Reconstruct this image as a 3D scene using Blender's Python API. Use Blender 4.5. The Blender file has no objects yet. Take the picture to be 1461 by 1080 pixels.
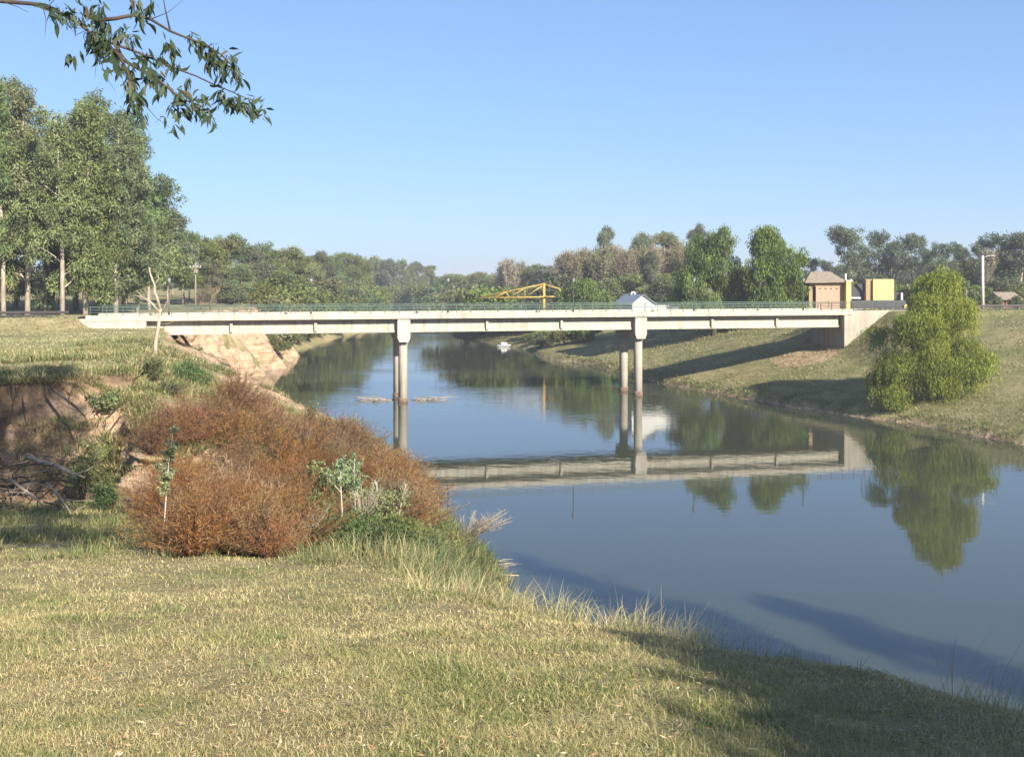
import bpy, math
import numpy as np
from mathutils import Vector

R = math.radians
F = 1420.0          # focal length in photograph pixels
CX, Y0 = 730.5, 400.0
H = 13.2            # eye height above the water
SUNV = np.array([1.0, -1.45, 1.0])

sc = bpy.context.scene
col = sc.collection
RS = np.random.RandomState

# ------------------------------------------------------------------ helpers
def P(px, py, d):
    return np.array([(px - CX) / F * d, d, H - (py - Y0) / F * d])

def tag(o, label=None, cat=None, group=None, kind=None):
    if label: o['label'] = label
    if cat: o['category'] = cat
    if group: o['group'] = group
    if kind: o['kind'] = kind
    return o

def empty(name, loc, label=None, cat=None, group=None, rz=0.0):
    o = bpy.data.objects.new(name, None)
    o.empty_display_size = 0.3
    o.location = loc
    o.rotation_euler = (0, 0, rz)
    col.objects.link(o)
    return tag(o, label, cat, group)

def mesh_np(name, V, polys, mat, colr=None, smooth=False):
    """polys: list of (n,k) int arrays"""
    me = bpy.data.meshes.new(name)
    V = np.asarray(V, dtype=np.float32)
    me.vertices.add(len(V))
    me.vertices.foreach_set('co', V.ravel())
    idx = np.concatenate([np.asarray(p).ravel() for p in polys]).astype(np.int32)
    tot = np.concatenate([np.full(len(p), np.asarray(p).shape[1]) for p in polys]).astype(np.int32)
    start = np.concatenate([[0], np.cumsum(tot)[:-1]]).astype(np.int32)
    me.loops.add(len(idx))
    me.loops.foreach_set('vertex_index', idx)
    me.polygons.add(len(tot))
    me.polygons.foreach_set('loop_start', start)
    if smooth:
        me.polygons.foreach_set('use_smooth', np.ones(len(tot), dtype=bool))
    if colr is not None:
        a = me.attributes.new('col', 'FLOAT_COLOR', 'POINT')
        c = np.ones((len(V), 4), dtype=np.float32)
        c[:, :3] = colr
        a.data.foreach_set('color', c.ravel())
    me.update(calc_edges=True)
    if mat: me.materials.append(mat)
    return me

def link(name, me, parent=None, loc=None):
    o = bpy.data.objects.new(name, me)
    if parent is not None: o.parent = parent
    if loc is not None: o.location = loc
    col.objects.link(o)
    return o

class MB:
    """collects boxes, prisms and tubes into ONE mesh"""
    def __init__(s): s.v = []; s.f = []; s.c = []; s.smooth = []
    def add(s, vs, fs, smooth=False, c=(1, 1, 1)):
        n = len(s.v)
        s.v += [tuple(map(float, v)) for v in vs]
        s.f += [tuple(i + n for i in f) for f in fs]
        s.c += [c] * len(vs)
        s.smooth += [smooth] * len(fs)
    def box(s, x0, x1, y0, y1, z0, z1):
        s.add([(x0,y0,z0),(x1,y0,z0),(x1,y1,z0),(x0,y1,z0),(x0,y0,z1),(x1,y0,z1),(x1,y1,z1),(x0,y1,z1)],
              [(0,3,2,1),(4,5,6,7),(0,1,5,4),(1,2,6,5),(2,3,7,6),(3,0,4,7)])
    def prism(s, poly, a, b, axis='y'):
        """poly of 2-D points extruded from a to b along axis ('y': poly is x,z; 'z': poly is x,y; 'x': poly is y,z)"""
        n = len(poly)
        def mk(p, t):
            return (p[0], t, p[1]) if axis == 'y' else ((p[0], p[1], t) if axis == 'z' else (t, p[0], p[1]))
        vs = [mk(p, a) for p in poly] + [mk(p, b) for p in poly]
        fs = [tuple(range(n)), tuple(range(2*n-1, n-1, -1))]
        for i in range(n):
            j = (i + 1) % n
            fs.append((i, i + n, j + n, j))
        s.add(vs, fs)
    def tube(s, pts, rad, sides=6, caps=True, c=(1, 1, 1)):
        pts = [np.asarray(p, float) for p in pts]
        n = len(pts)
        if np.isscalar(rad): rad = [rad] * n
        vs = []; fs = []
        up0 = None
        for i, p in enumerate(pts):
            t = pts[min(i + 1, n - 1)] - pts[max(i - 1, 0)]
            t = t / (np.linalg.norm(t) + 1e-9)
            if up0 is None:
                a = np.array([0, 0, 1.0]) if abs(t[2]) < .9 else np.array([1.0, 0, 0])
            else:
                a = up0
            u = a - t * np.dot(a, t); u /= (np.linalg.norm(u) + 1e-9)
            w = np.cross(t, u); up0 = u
            for k in range(sides):
                an = 2 * math.pi * k / sides
                vs.append(p + rad[i] * (math.cos(an) * u + math.sin(an) * w))
        for i in range(n - 1):
            for k in range(sides):
                k2 = (k + 1) % sides
                fs.append((i*sides+k, i*sides+k2, (i+1)*sides+k2, (i+1)*sides+k))
        if caps:
            fs.append(tuple(range(sides - 1, -1, -1)))
            fs.append(tuple((n-1)*sides + k for k in range(sides)))
        s.add(vs, fs, True, c)
    def lathe(s, prof, cx=0, cy=0, sides=16):
        pts = [(cx, cy, z) for r, z in prof]
        vs = []; fs = []
        for r, z in prof:
            for k in range(sides):
                an = 2*math.pi*k/sides
                vs.append((cx + r*math.cos(an), cy + r*math.sin(an), z))
        n = len(prof)
        for i in range(n-1):
            for k in range(sides):
                k2 = (k+1) % sides
                fs.append((i*sides+k, i*sides+k2, (i+1)*sides+k2, (i+1)*sides+k))
        fs.append(tuple(range(sides-1, -1, -1)))
        fs.append(tuple((n-1)*sides+k for k in range(sides)))
        s.add(vs, fs, True)
    def mesh(s, name, mat, bevel=0):
        me = bpy.data.meshes.new(name)
        me.from_pydata(s.v, [], s.f)
        me.polygons.foreach_set('use_smooth', np.array(s.smooth, dtype=bool))
        me.update()
        if mat: me.materials.append(mat)
        return me
    def build(s, name, mat, parent=None, loc=None, bevel=0):
        o = link(name, s.mesh(name, mat), parent, loc)
        if bevel:
            m = o.modifiers.new('bevel', 'BEVEL'); m.width = bevel; m.segments = 2; m.limit_method = 'ANGLE'
        return o

# ------------------------------------------------------------------ noise
def _hash(i, j, seed):
    h = (i.astype(np.int64) * 374761393 + j.astype(np.int64) * 668265263 + seed * 974711) & 0xffffffff
    h = ((h ^ (h >> 13)) * 1274126177) & 0xffffffff
    return ((h ^ (h >> 16)) & 0xffff) / 65535.0

def vnoise(x, y, seed=0):
    xi = np.floor(x); yi = np.floor(y)
    fx = x - xi; fy = y - yi
    fx = fx*fx*(3-2*fx); fy = fy*fy*(3-2*fy)
    xi = xi.astype(np.int64); yi = yi.astype(np.int64)
    a = _hash(xi, yi, seed); b = _hash(xi+1, yi, seed); c = _hash(xi, yi+1, seed); d = _hash(xi+1, yi+1, seed)
    return (a*(1-fx)+b*fx)*(1-fy) + (c*(1-fx)+d*fx)*fy

def fbm(x, y, sc_, seed=0, oct=4):
    t = 0; a = .5; s = 1/sc_
    for o in range(oct):
        t = t + a*(vnoise(x*s, y*s, seed+o*17)*2-1); a *= .5; s *= 2.03
    return t

def sstep(a, b, x):
    t = np.clip((x-a)/(b-a), 0, 1)
    return t*t*(3-2*t)

def smin(a, b, k):
    h = np.clip(.5 + .5*(b-a)/k, 0, 1)
    return b*(1-h) + a*h - k*h*(1-h)

def smax(a, b, k): return -smin(-a, -b, k)

# ------------------------------------------------------------------ terrain
NEAR_SHORE = [(600,-160),(120,-10),(60,5),(31,9),(19.3,11.5),(12,14.5),(6.6,20.2),(2.5,30),(.4,40),(-.6,45),(-2.0,50),(-3.6,57),
              (-5.2,63),(-8.2,72),(-13.5,80),(-25.5,98),(-32.5,113),(-36,128),(-36,150),(-40,190),(-40,230),(-36,280),(-40,330),
              (-70,400),(-140,470),(-260,520),(-900,560)]
FAR_SHORE = [(-900,640),(-260,565),(-130,515),(-50,440),(-14,360),(-10,300),(-15,240),(-10,226),(-4.5,208),(2.6,187),(5.7,165),(11.7,155),
             (18.8,127.5),(22.5,118.6),(28.6,104),(34,94.7),(36.7,91.4),(41,80),(50,70),(80,55),(130,40),(600,-60)]
PLATEAU = [(-300,30),(-60,40.5),(-35,42.5),(-22.9,44.6),(-19.8,46.3),(-18.8,48.5),(-22,59.5),(-26.7,73.5),(-31,89),(-35,100),(-38.5,113),
           (-41,130),(-42,150),(-45,190),(-45,230),(-41,280),(-46,330),(-76,400),(-145,478),(-265,528),(-900,570),(-900,30)]

CLIFF = [(-300,30),(-60,40.5),(-35,42.5),(-27,43.8),(-22.9,44.6),(-20.2,45.7),(-18.3,46.3),(-17.3,45.6),(-16.4,43.8),(-15.3,42.3),(-14.4,43.0),(-13.8,44.8)]
FRONT = CLIFF + [(-12.5,44),(-12,38),(-12,10),(-300,10)]

def seg_dist(x, y, pts, closed=False):
    best = np.full(x.shape, 1e9)
    n = len(pts)
    for i in range(n if closed else n-1):
        ax, ay = pts[i]; bx, by = pts[(i+1) % n]
        dx, dy = bx-ax, by-ay
        t = np.clip(((x-ax)*dx + (y-ay)*dy)/(dx*dx+dy*dy), 0, 1)
        best = np.minimum(best, (x-ax-t*dx)**2 + (y-ay-t*dy)**2)
    return np.sqrt(best)

def inside(x, y, pts):
    r = np.zeros(x.shape, dtype=bool)
    n = len(pts)
    for i in range(n):
        ax, ay = pts[i]; bx, by = pts[(i+1) % n]
        if ay == by: continue
        c = ((ay > y) != (by > y)) & (x < (bx-ax)*(y-ay)/(by-ay)+ax)
        r ^= c
    return r

# bridge frame (near edge of the deck): U along, N away from the camera
U = np.array([.9744, .2253]); N = np.array([-.2253, .9744])
_s122 = 1.167 - .000176*(122-250); _d122 = 110*1.0825/_s122
B0 = np.array([(122-CX)/F*_d122, _d122])
def s_at(px, Y=0.0):
    """distance along the bridge at which photograph column px meets the line Y metres behind its near edge"""
    k = (px-CX)/F
    o = B0 + Y*N
    return (k*o[1]-o[0])/(U[0]-k*U[1])
S_A, S_P1, S_P2, S_B0, S_B1 = s_at(204), s_at(576.7), s_at(915.7), s_at(1205.5), s_at(1275)

def terrain(x, y):
    x = np.asarray(x, float); y = np.asarray(y, float)
    wx = x + .9*fbm(x, y, 4.0, 3, 3); wy = y + .9*fbm(x, y, 4.0, 9, 3)
    dl = seg_dist(wx, wy, NEAR_SHORE); dr = seg_dist(x + .5*fbm(x, y, 3, 31, 3), y + .5*fbm(x, y, 3, 33, 3), FAR_SHORE)
    wat = inside(np.where(dl < dr, wx, x), np.where(dl < dr, wy, y), NEAR_SHORE + FAR_SHORE)
    left = dl < dr
    # near / left side
    plane = 11.7 - .2*np.clip(y, -3, 60) + .10*fbm(x, y, 3.0, 5) + .05*fbm(x, y, .8, 6, 2)
    plane = np.maximum(plane, 1.2)
    cl = sstep(98, 120, y)*(1-sstep(165, 190, y))
    gul = 6.5*sstep(95, 120, y)*cl*fbm(x, y, 12.0, 44, 2)+ 2.4*sstep(95, 125, y)*cl*fbm(x, y, 4.0, 46, 3) + .8*fbm(x, y, 5, 47, 3)*(1-cl)
    dP = np.where(inside(x, y, PLATEAU), 0, seg_dist(x, y, PLATEAU, True))
    dPw = np.clip(dP + gul*np.clip(dP*.8, 0, 1), 0, None)
    Pz = 8.75 - .45*sstep(62, 96, y)*sstep(-75, -52, x) + .3*sstep(55, 95, y)*(1-sstep(-75, -52, x)) + .7*sstep(112, 130, y) + .12*fbm(x, y, 6, 12) + .04*fbm(x, y, 1.2, 14, 2)
    drop = np.where(cl > .5, 0, 0) + (.42*(1-cl) + (3.2*cl))*dPw
    # a small vertical lip of turf round the whole edge
    drop = drop + .5*sstep(0, .5, dPw)*(1-cl)
    talus = Pz - drop
    fr = inside(x, y, FRONT); dC = seg_dist(x, y, CLIFF)
    cutk = np.where(fr, 1-sstep(.05, .55, dC), 1.0)
    talus = np.where(fr, plane + np.maximum(talus-plane, 0)*cutk + .9*np.exp(-dC*.9)*(1-cutk)*(x < -13.5), talus)
    ridge = np.abs(fbm(x, y, 3.4, 61, 3))
    talus = talus + (.55-2.2*ridge)*sstep(62, 72, y)*(1-sstep(125, 135, y))*np.clip(dP*.5, 0, 1)
    base = smax(plane, talus, .5)
    k = .95 + .9*sstep(95, 125, y)*(1-sstep(165, 190, y)) - .35*sstep(170, 200, y)
    bank = .05 + k*dl + .25*fbm(x, y, 2.2, 21)*np.clip(dl, 0, 1)
    zl = smin(base, bank, .7)
    # right / far side
    zr = .55*sstep(0, 1.0, dr) + .255*np.clip(dr-.4, 0, None) + .22*fbm(x, y, 7, 23)*np.clip(dr*.3, 0, 1) + .05*fbm(x, y, 1.3, 27, 2)
    zr = smin(zr, 8.9 + .15*fbm(x, y, 12, 25), 1.6)
    z = np.where(left, zl, zr)
    # road embankments in the bridge frame
    a = (x-B0[0])*U[0] + (y-B0[1])*U[1]; b = (x-B0[0])*N[0] + (y-B0[1])*N[1]
    cr = np.maximum(np.abs(b-3.6) - 4.6, 0)
    er = 9.5 - np.maximum(np.maximum(S_B1-.5-a, 0)*.72, cr*.42)
    el = 9.5 - np.maximum(np.maximum(a+1.0, 0)*.9, np.maximum(cr-.2, 0)*.36)
    z = np.where(~left, smax(z, er, .4), smax(z, np.where(a < 25, el, -50), .3))
    zw = -np.clip(.9*np.minimum(dl, dr), 0, 2.5)
    return np.where(wat, zw, np.maximum(z, .02))

def tz(x, y):
    return float(terrain(np.array([x], float), np.array([y], float))[0])

def proj(p):
    p = np.asarray(p, float)
    return CX + F*p[..., 0]/p[..., 1], Y0 + F*(H-p[..., 2])/p[..., 1]
# ------------------------------------------------------------------ materials
def new_mat(name):
    m = bpy.data.materials.new(name); m.use_nodes = True
    nt = m.node_tree; nt.nodes.clear()
    out = nt.nodes.new('ShaderNodeOutputMaterial')
    return m, nt, out

class G:
    """tiny node-graph writer"""
    def __init__(s, nt): s.nt = nt
    def n(s, t, **kw):
        nd = s.nt.nodes.new(t)
        for k, v in kw.items():
            if k == 'ins':
                for i, val in v.items():
                    if isinstance(val, bpy.types.NodeSocket): s.nt.links.new(val, nd.inputs[i])
                    else: nd.inputs[i].default_value = val
            else: setattr(nd, k, v)
        return nd
    def noise(s, vec, scale, detail=4, rough=.55, dist=0):
        return s.n('ShaderNodeTexNoise', ins={'Vector': vec, 'Scale': scale, 'Detail': detail, 'Roughness': rough, 'Distortion': dist}).outputs['Fac']
    def ramp(s, fac, stops):
        r = s.n('ShaderNodeValToRGB')
        el = r.color_ramp.elements
        while len(el) < len(stops): el.new(.5)
        for e, (p, c) in zip(el, stops):
            e.position = p; e.color = (*c, 1) if len(c) == 3 else c
        s.nt.links.new(fac, r.inputs[0])
        return r.outputs[0]
    def rng(s, v, a, b, c=0, d=1):
        return s.n('ShaderNodeMapRange', ins={0: v, 1: a, 2: b, 3: c, 4: d}).outputs[0]
    def mix(s, fac, a, b, bt='MIX'):
        m = s.n('ShaderNodeMix', data_type='RGBA', blend_type=bt)
        for i, v in ((0, fac), (6, a), (7, b)):
            if isinstance(v, bpy.types.NodeSocket): s.nt.links.new(v, m.inputs[i])
            else: m.inputs[i].default_value = v if i == 0 else (*v, 1)
        return m.outputs[2]
    def math(s, op, a, b=0.0):
        return s.n('ShaderNodeMath', operation=op, ins={0: a, 1: b}).outputs[0]
    def bsdf(s, out, color, rough=.8, spec=.3, normal=None, **kw):
        p = s.n('ShaderNodeBsdfPrincipled')
        for i, v in (('Base Color', color), ('Roughness', rough), ('Specular IOR Level', spec)):
            if isinstance(v, bpy.types.NodeSocket): s.nt.links.new(v, p.inputs[i])
            else: p.inputs[i].default_value = (*v, 1) if i == 'Base Color' else v
        if normal is not None: s.nt.links.new(normal, p.inputs['Normal'])
        for k, v in kw.items(): p.inputs[k].default_value = v
        if out is not None: s.nt.links.new(p.outputs[0], out.inputs[0])
        return p
    def bump(s, h, strength=.5, dist=.05):
        return s.n('ShaderNodeBump', ins={'Height': h, 'Strength': strength, 'Distance': dist}).outputs[0]

def mat_simple(name, c, rough=.7, spec=.3, var=.12, scale=3.0, bump=.0, metallic=0.0, c2=None, c2scale=1.0, c2range=(.55, .7)):
    m, nt, out = new_mat(name); g = G(nt)
    pos = g.n('ShaderNodeTexCoord').outputs['Object']
    f = g.noise(pos, scale, 5)
    cc = g.mix(g.rng(f, .3, .7), [x*(1-var) for x in c], [min(1, x*(1+var)) for x in c])
    if c2 is not None:
        cc = g.mix(g.rng(g.noise(pos, c2scale, 6, .65), c2range[0], c2range[1]), cc, c2)
    nrm = g.bump(g.noise(pos, scale*6, 4), bump, .02) if bump else None
    g.bsdf(out, cc, rough, spec, nrm, Metallic=metallic)
    return m

def mat_concrete(name, c, streak=.35):
    m, nt, out = new_mat(name); g = G(nt)
    geo = g.n('ShaderNodeNewGeometry').outputs['Position']
    f = g.noise(geo, .6, 6, .6)
    cc = g.mix(g.rng(f, .35, .7), [x*.86 for x in c], [min(1, x*1.06) for x in c])
    mp = g.n('ShaderNodeMapping', ins={0: geo, 3: (1.6, 1.6, .12)}).outputs[0]
    st = g.rng(g.noise(mp, 1.3, 5, .7), .47, .72)
    cc = g.mix(g.math('MULTIPLY', st, streak), cc, [c[0]*.42, c[1]*.40, c[2]*.36])
    fine = g.noise(geo, 9, 5)
    cc = g.mix(g.rng(fine, .45, .75, 0, .25), cc, [x*.6 for x in c])
    g.bsdf(out, cc, .85, .2, g.bump(fine, .35, .02))
    return m

def mat_foliage(name, trans=.3, rough=.55, spec=.3, hv=.06, vv=.35, gain=1.0):
    m, nt, out = new_mat(name); g = G(nt)
    at = g.n('ShaderNodeAttribute', attribute_name='col').outputs['Color']
    oi = g.n('ShaderNodeObjectInfo').outputs['Random']
    hs = g.n('ShaderNodeHueSaturation', ins={'Hue': g.rng(oi, 0, 1, .5-hv*.5, .5+hv*.35), 'Saturation': g.rng(g.math('FRACT', g.math('MULTIPLY', oi, 7.3)), 0, 1, .85, 1.1),
                'Value': g.rng(g.math('FRACT', g.math('MULTIPLY', oi, 13.7)), 0, 1, gain*(1-vv*.5), gain*(1+vv*.5)), 'Fac': 1.0, 'Color': at}).outputs[0]
    p = g.bsdf(None, hs, rough, spec)
    t = g.n('ShaderNodeBsdfTranslucent', ins={'Color': hs})
    mx = g.n('ShaderNodeMixShader', ins={0: trans, 1: p.outputs[0], 2: t.outputs[0]})
    nt.links.new(mx.outputs[0], out.inputs[0])
    return m

def mat_bark(name, c1, c2, scale=2.0):
    m, nt, out = new_mat(name); g = G(nt)
    pos = g.n('ShaderNodeTexCoord').outputs['Object']
    mp = g.n('ShaderNodeMapping', ins={0: pos, 3: (1.5, 1.5, .35)}).outputs[0]
    f = g.noise(mp, scale, 6, .65)
    g.bsdf(out, g.mix(g.rng(f, .38, .64), c1, c2), .85, .2, g.bump(g.noise(mp, scale*5, 4), .6, .03))
    return m

M = {}
M['concrete'] = mat_concrete('painted_concrete', (.43, .385, .315), .85)
M['concrete_raw'] = mat_concrete('raw_concrete', (.33, .295, .24), .6)
M['rust_collar'] = mat_simple('waterline_stain', (.15, .10, .07), .9, .2, .4, 4)
M['green_metal'] = mat_simple('green_painted_metal', (.06, .09, .07), .5, .4, .2, 5)
M['brown_metal'] = mat_simple('dark_brown_metal', (.045, .038, .035), .55, .4, .2, 5)
M['asphalt'] = mat_simple('asphalt', (.055, .055, .055), .9, .2, .3, 2)
M['lamp_glass'] = mat_simple('frosted_lamp_glass', (.25, .26, .24), .3, .5, .03)
M['white_wall'] = mat_simple('white_plaster', (.58, .57, .55), .8, .2, .04, 2)
M['grey_roof'] = mat_simple('grey_sheet_roof', (.22, .24, .27), .5, .4, .12, 2)
M['yellow_paint'] = mat_simple('yellow_wall_paint', (.62, .475, .15), .7, .3, .06, 2)
M['yellow_metal'] = mat_simple('yellow_crane_paint', (.46, .30, .07), .5, .4, .15, 3)
M['pink_wall'] = mat_simple('pink_plaster', (.37, .24, .165), .8, .2, .07, 2)
M['tan_and_shaded_wall'] = mat_simple('tan_and_shaded_plaster', (.28, .20, .11), .8, .2, .12, 2)  # tan coping colour, also used to paint shade on shadowed walls
M['dark_slate'] = mat_simple('dark_slate_paint', (.035, .036, .045), .6, .3, .25, 3)
M['black'] = mat_simple('dark_opening', (.015, .014, .013), .8, .1, .1)
M['red_trim'] = mat_simple('red_trim_paint', (.30, .03, .03), .6, .3, .1)
M['brown_roof'] = mat_simple('weathered_brown_roof', (.21, .17, .13), .9, .2, .3, 3, .3, c2=(.22, .20, .16))
M['brick'] = mat_simple('red_brick', (.25, .10, .06), .9, .2, .25, 8)
M['pole'] = mat_simple('concrete_pole', (.55, .51, .45), .85, .2, .1, 3)
M['wood_pole'] = mat_simple('grey_wood_pole', (.22, .18, .14), .9, .2, .2, 3)
M['boat'] = mat_simple('white_boat_paint', (.75, .75, .74), .4, .5, .05)
M['boat_dark'] = mat_simple('dark_boat_trim', (.05, .06, .08), .5, .4, .1)
M['gum_bark'] = mat_bark('pale_gum_bark', (.42, .36, .29), (.20, .16, .12))
M['dark_bark'] = mat_bark('dark_bark', (.12, .09, .065), (.06, .045, .035))
M['dead_wood'] = mat_bark('bleached_dead_wood', (.40, .33, .25), (.24, .19, .14))
M['grey_twig'] = mat_bark('grey_twigs', (.26, .21, .16), (.14, .11, .085))
M['twig_brown'] = mat_bark('brown_twig', (.075, .055, .045), (.045, .034, .028))
M['leaf'] = mat_foliage('tree_foliage', .25, .6, .2, gain=.74)
M['near_leaf'] = mat_foliage('gum_leaves_near', .12, .6, .22, .0, .0)
M['willow_leaf'] = mat_foliage('willow_foliage', .28, .6, .2, .03, .2, gain=.72)
M['rust_leaf'] = mat_foliage('rust_foliage', .2, .8, .1, .02, .55, gain=.82)
M['blade'] = mat_foliage('grass_blades', .3, .6, .25, 0, 0)
M['litter'] = mat_foliage('dead_leaves', .1, .7, .2, 0, 0)

def mat_ground():
    m, nt, out = new_mat('ground_soil_and_turf'); g = G(nt)
    geo = g.n('ShaderNodeNewGeometry')
    pos = geo.outputs['Position']
    at = g.n('ShaderNodeAttribute', attribute_name='col')
    sep = g.n('ShaderNodeSeparateColor', ins={0: at.outputs['Color']})
    bare, topsoil, lush = sep.outputs[0], sep.outputs[1], sep.outputs[2]
    n1 = g.noise(pos, .16, 5, .6); n2 = g.noise(pos, .9, 6, .65); n3 = g.noise(pos, 7, 5, .7); n4 = g.noise(pos, 38, 3, .6)
    dry = g.mix(g.rng(n2, .35, .68), (.26, .215, .105), (.43, .355, .19))
    green = g.mix(g.rng(n2, .3, .7), (.085, .105, .028), (.155, .165, .055))
    grass = g.mix(g.math('ADD', g.rng(n1, .40, .62, -.25, .35), lush), dry, green)
    grass = g.mix(g.rng(n3, .45, .75, 0, .5), grass, (.10, .085, .04))
    grass = g.mix(g.rng(n4, .5, .75, 0, .45), grass, (.42, .36, .20))
    # bare eroded soil with faint level strata and dark topsoil
    mp = g.n('ShaderNodeMapping', ins={0: pos, 3: (.5, .5, 2.2)}).outputs[0]
    s1 = g.noise(mp, .9, 6, .65)
    soil = g.ramp(s1, [(.25, (.20, .13, .075)), (.40, (.36, .25, .15)), (.55, (.52, .37, .25)), (.8, (.64, .49, .36))])
    soil = g.mix(g.rng(n3, .46, .70, 0, .7), soil, (.16, .105, .065))
    soil = g.mix(g.rng(g.noise(g.n('ShaderNodeMapping', ins={0: pos, 3: (2.2, 2.2, .35)}).outputs[0], 1.1, 5, .7), .52, .70, 0, .6), soil, (.20, .12, .07))
    dark = g.mix(g.rng(n3, .35, .7), (.045, .028, .018), (.12, .075, .045))
    soil = g.mix(topsoil, soil, dark)
    bm = g.rng(g.math('ADD', bare, g.rng(n2, .2, .8, -.28, .28)), .4, .6)
    c = g.mix(bm, grass, soil)
    h = g.math('ADD', g.math('MULTIPLY', n3, .7), g.math('MULTIPLY', n4, .3))
    h2 = g.math('ADD', h, g.math('MULTIPLY', g.noise(pos, 2.4, 5, .6), 1.5))
    c = g.mix(1.0, c, (.84, .84, .84), 'MULTIPLY')
    g.bsdf(out, c, .95, .1, g.bump(h2, .9, .12))
    return m
M['ground'] = mat_ground()

def mat_water():
    m, nt, out = new_mat('turbid_river_water'); g = G(nt)
    pos = g.n('ShaderNodeNewGeometry').outputs['Position']
    big = g.noise(pos, .022, 3, .5)
    # calm near the viewer, wind-ruffled in lanes further up the river
    sx = g.n('ShaderNodeSeparateXYZ', ins={0: pos})
    far = g.rng(sx.outputs[1], 62, 125, 0, 1)
    lanes = g.rng(g.noise(g.n('ShaderNodeMapping', ins={0: pos, 3: (.35, 1.3, 1)}).outputs[0], .05, 4, .55), .42, .62, .15, 1)
    amp = g.math('ADD', g.math('MULTIPLY', g.math('MULTIPLY', far, lanes), 2.0), .26)
    mp = g.n('ShaderNodeMapping', ins={0: pos, 2: (0, 0, R(15)), 3: (.55, 1.0, 1)}).outputs[0]
    w = g.math('ADD', g.math('MULTIPLY', g.noise(mp, 1.1, 3, .5, .4), .012), g.math('MULTIPLY', g.noise(mp, 4.5, 2, .5), .0022))
    nrm = g.n('ShaderNodeBump', ins={'Height': g.math('MULTIPLY', w, amp), 'Strength': 1.0, 'Distance': 1.0}).outputs[0]
    c = g.mix(g.rng(big, .35, .65), (.032, .038, .026), (.041, .047, .032))
    g.bsdf(out, c, .03, .5, nrm, IOR=1.52)
    return m
M['water'] = mat_water()
EXPOSURE = 1.38
SKYT = (1.74, 2.10, 2.66, 1)
HAZE = 0.00044
# ------------------------------------------------------------------ ground sheet
def axis_pts(parts, ends):
    a = []
    for lo, hi, st in parts:
        a.append(np.arange(lo, hi, st))
    a = list(np.concatenate(a)); a.append(parts[-1][1])
    st = ends[2]; v = a[0]
    pre = []
    while v > ends[0]:
        v -= st; st *= 1.22; pre.append(v)
    st = ends[2]; v = a[-1]; post = []
    while v < ends[1]:
        v += st; st *= 1.22; post.append(v)
    return np.array(pre[::-1] + a + post)
xs = axis_pts([(-130,-50,2.0),(-50,-26,.5),(-26,12,.21),(12,60,.6),(60,150,2.0)], (-2500, 2500, 4))
ys = axis_pts([(-40,-4,2.0),(-4,8,.5),(8,38,.33),(38,52,.17),(52,62,.25),(62,140,.6),(140,300,2.0)], (-300, 3500, 4))
GX, GY = np.meshgrid(xs, ys)
gz = terrain(GX.ravel(), GY.ravel())
gx, gy = GX.ravel(), GY.ravel()
nx, ny = len(xs), len(ys)
q = (np.arange(ny-1)[:, None]*nx + np.arange(nx-1)[None, :]).ravel()
quads = np.stack([q, q+1, q+1+nx, q+nx], 1)
# cover masks: bare soil where the bank is steep, topsoil under the turf lip, lush grass
Z = gz.reshape(ny, nx)
dzx = np.gradient(Z, xs, axis=1); dzy = np.gradient(Z, ys, axis=0)
steep = np.sqrt(dzx**2 + dzy**2).ravel()
dPm = np.where(inside(gx, gy, PLATEAU), 0, seg_dist(gx, gy, PLATEAU, True))
bare = sstep(.55, 1.1, steep)*np.where((gx < -10) | (gy > 40), 1, 0)*(1-sstep(165, 185, gy))
# worn nose near the left abutment, talus under the near cliff, scarp along the far shore
aa = (gx-B0[0])*U[0] + (gy-B0[1])*U[1]; bb = (gx-B0[0])*N[0] + (gy-B0[1])*N[1]
bare = np.maximum(bare, (sstep(64, 82, gy)*(1-sstep(128, 140, gy))*(gx < -12)*(gx > -48)*sstep(.2, 2.0, dPm)))
drs = seg_dist(gx, gy, FAR_SHORE); dls = seg_dist(gx, gy, NEAR_SHORE)
bare = np.maximum(bare, np.where((drs < dls) & (gy < 140), (1-sstep(.35, 1.0, drs))*(.55+.5*fbm(gx, gy, 4, 79, 2)), 0))
da = np.hypot(gx-(B0+U*(S_B0-3.5)+N*3)[0], gy-(B0+U*(S_B0-3.5)+N*3)[1])
bare = np.maximum(bare, .75*(1-sstep(2.5, 6.5, da)))
track = np.abs((gy-88) - .12*(gx+60) - 1.5*np.sin(gx*.1))
bare = np.maximum(bare, .62*(1-sstep(.8, 2.2, track))*(gx < -34)*(gx > -120))
bare = np.maximum(bare, 1.6*np.clip(fbm(gx, gy, 2.2, 77, 3)+.05, 0, 1)*(gx > -24)*(gx < -11)*(gy > 40)*(gy < 64)*sstep(.2, 1.0, dPm))
bare = np.where((gx > -13) & (gy < 66), bare*.25, bare)
tops = .75*(1-sstep(.15, .75, dPm + .5*fbm(gx, gy, 1.5, 71)))*sstep(.15, .5, steep)*(gy < 62)*(gx < -13)
lush = np.full(gx.shape, .0)
lush = np.where(drs < dls, .40, lush)
lush += .35*(1-sstep(6, 14, dls))*(dls < drs)*(gy < 60)*(gx > -9)
lush += .30*((gx < -14) & (gy > 24) & (gy < 44))
lush -= .34*((gx > -9) & (gy < 22))
lush += .1*fbm(gx, gy, 9, 75)
cc = np.stack([np.clip(bare, 0, 1), np.clip(tops, 0, 1), np.clip(lush+.2, 0, 1)*.8], 1)
gm = mesh_np('ground', np.stack([gx, gy, gz], 1), [quads], M['ground'], cc, True)
tag(link('ground', gm), kind='structure')

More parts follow.
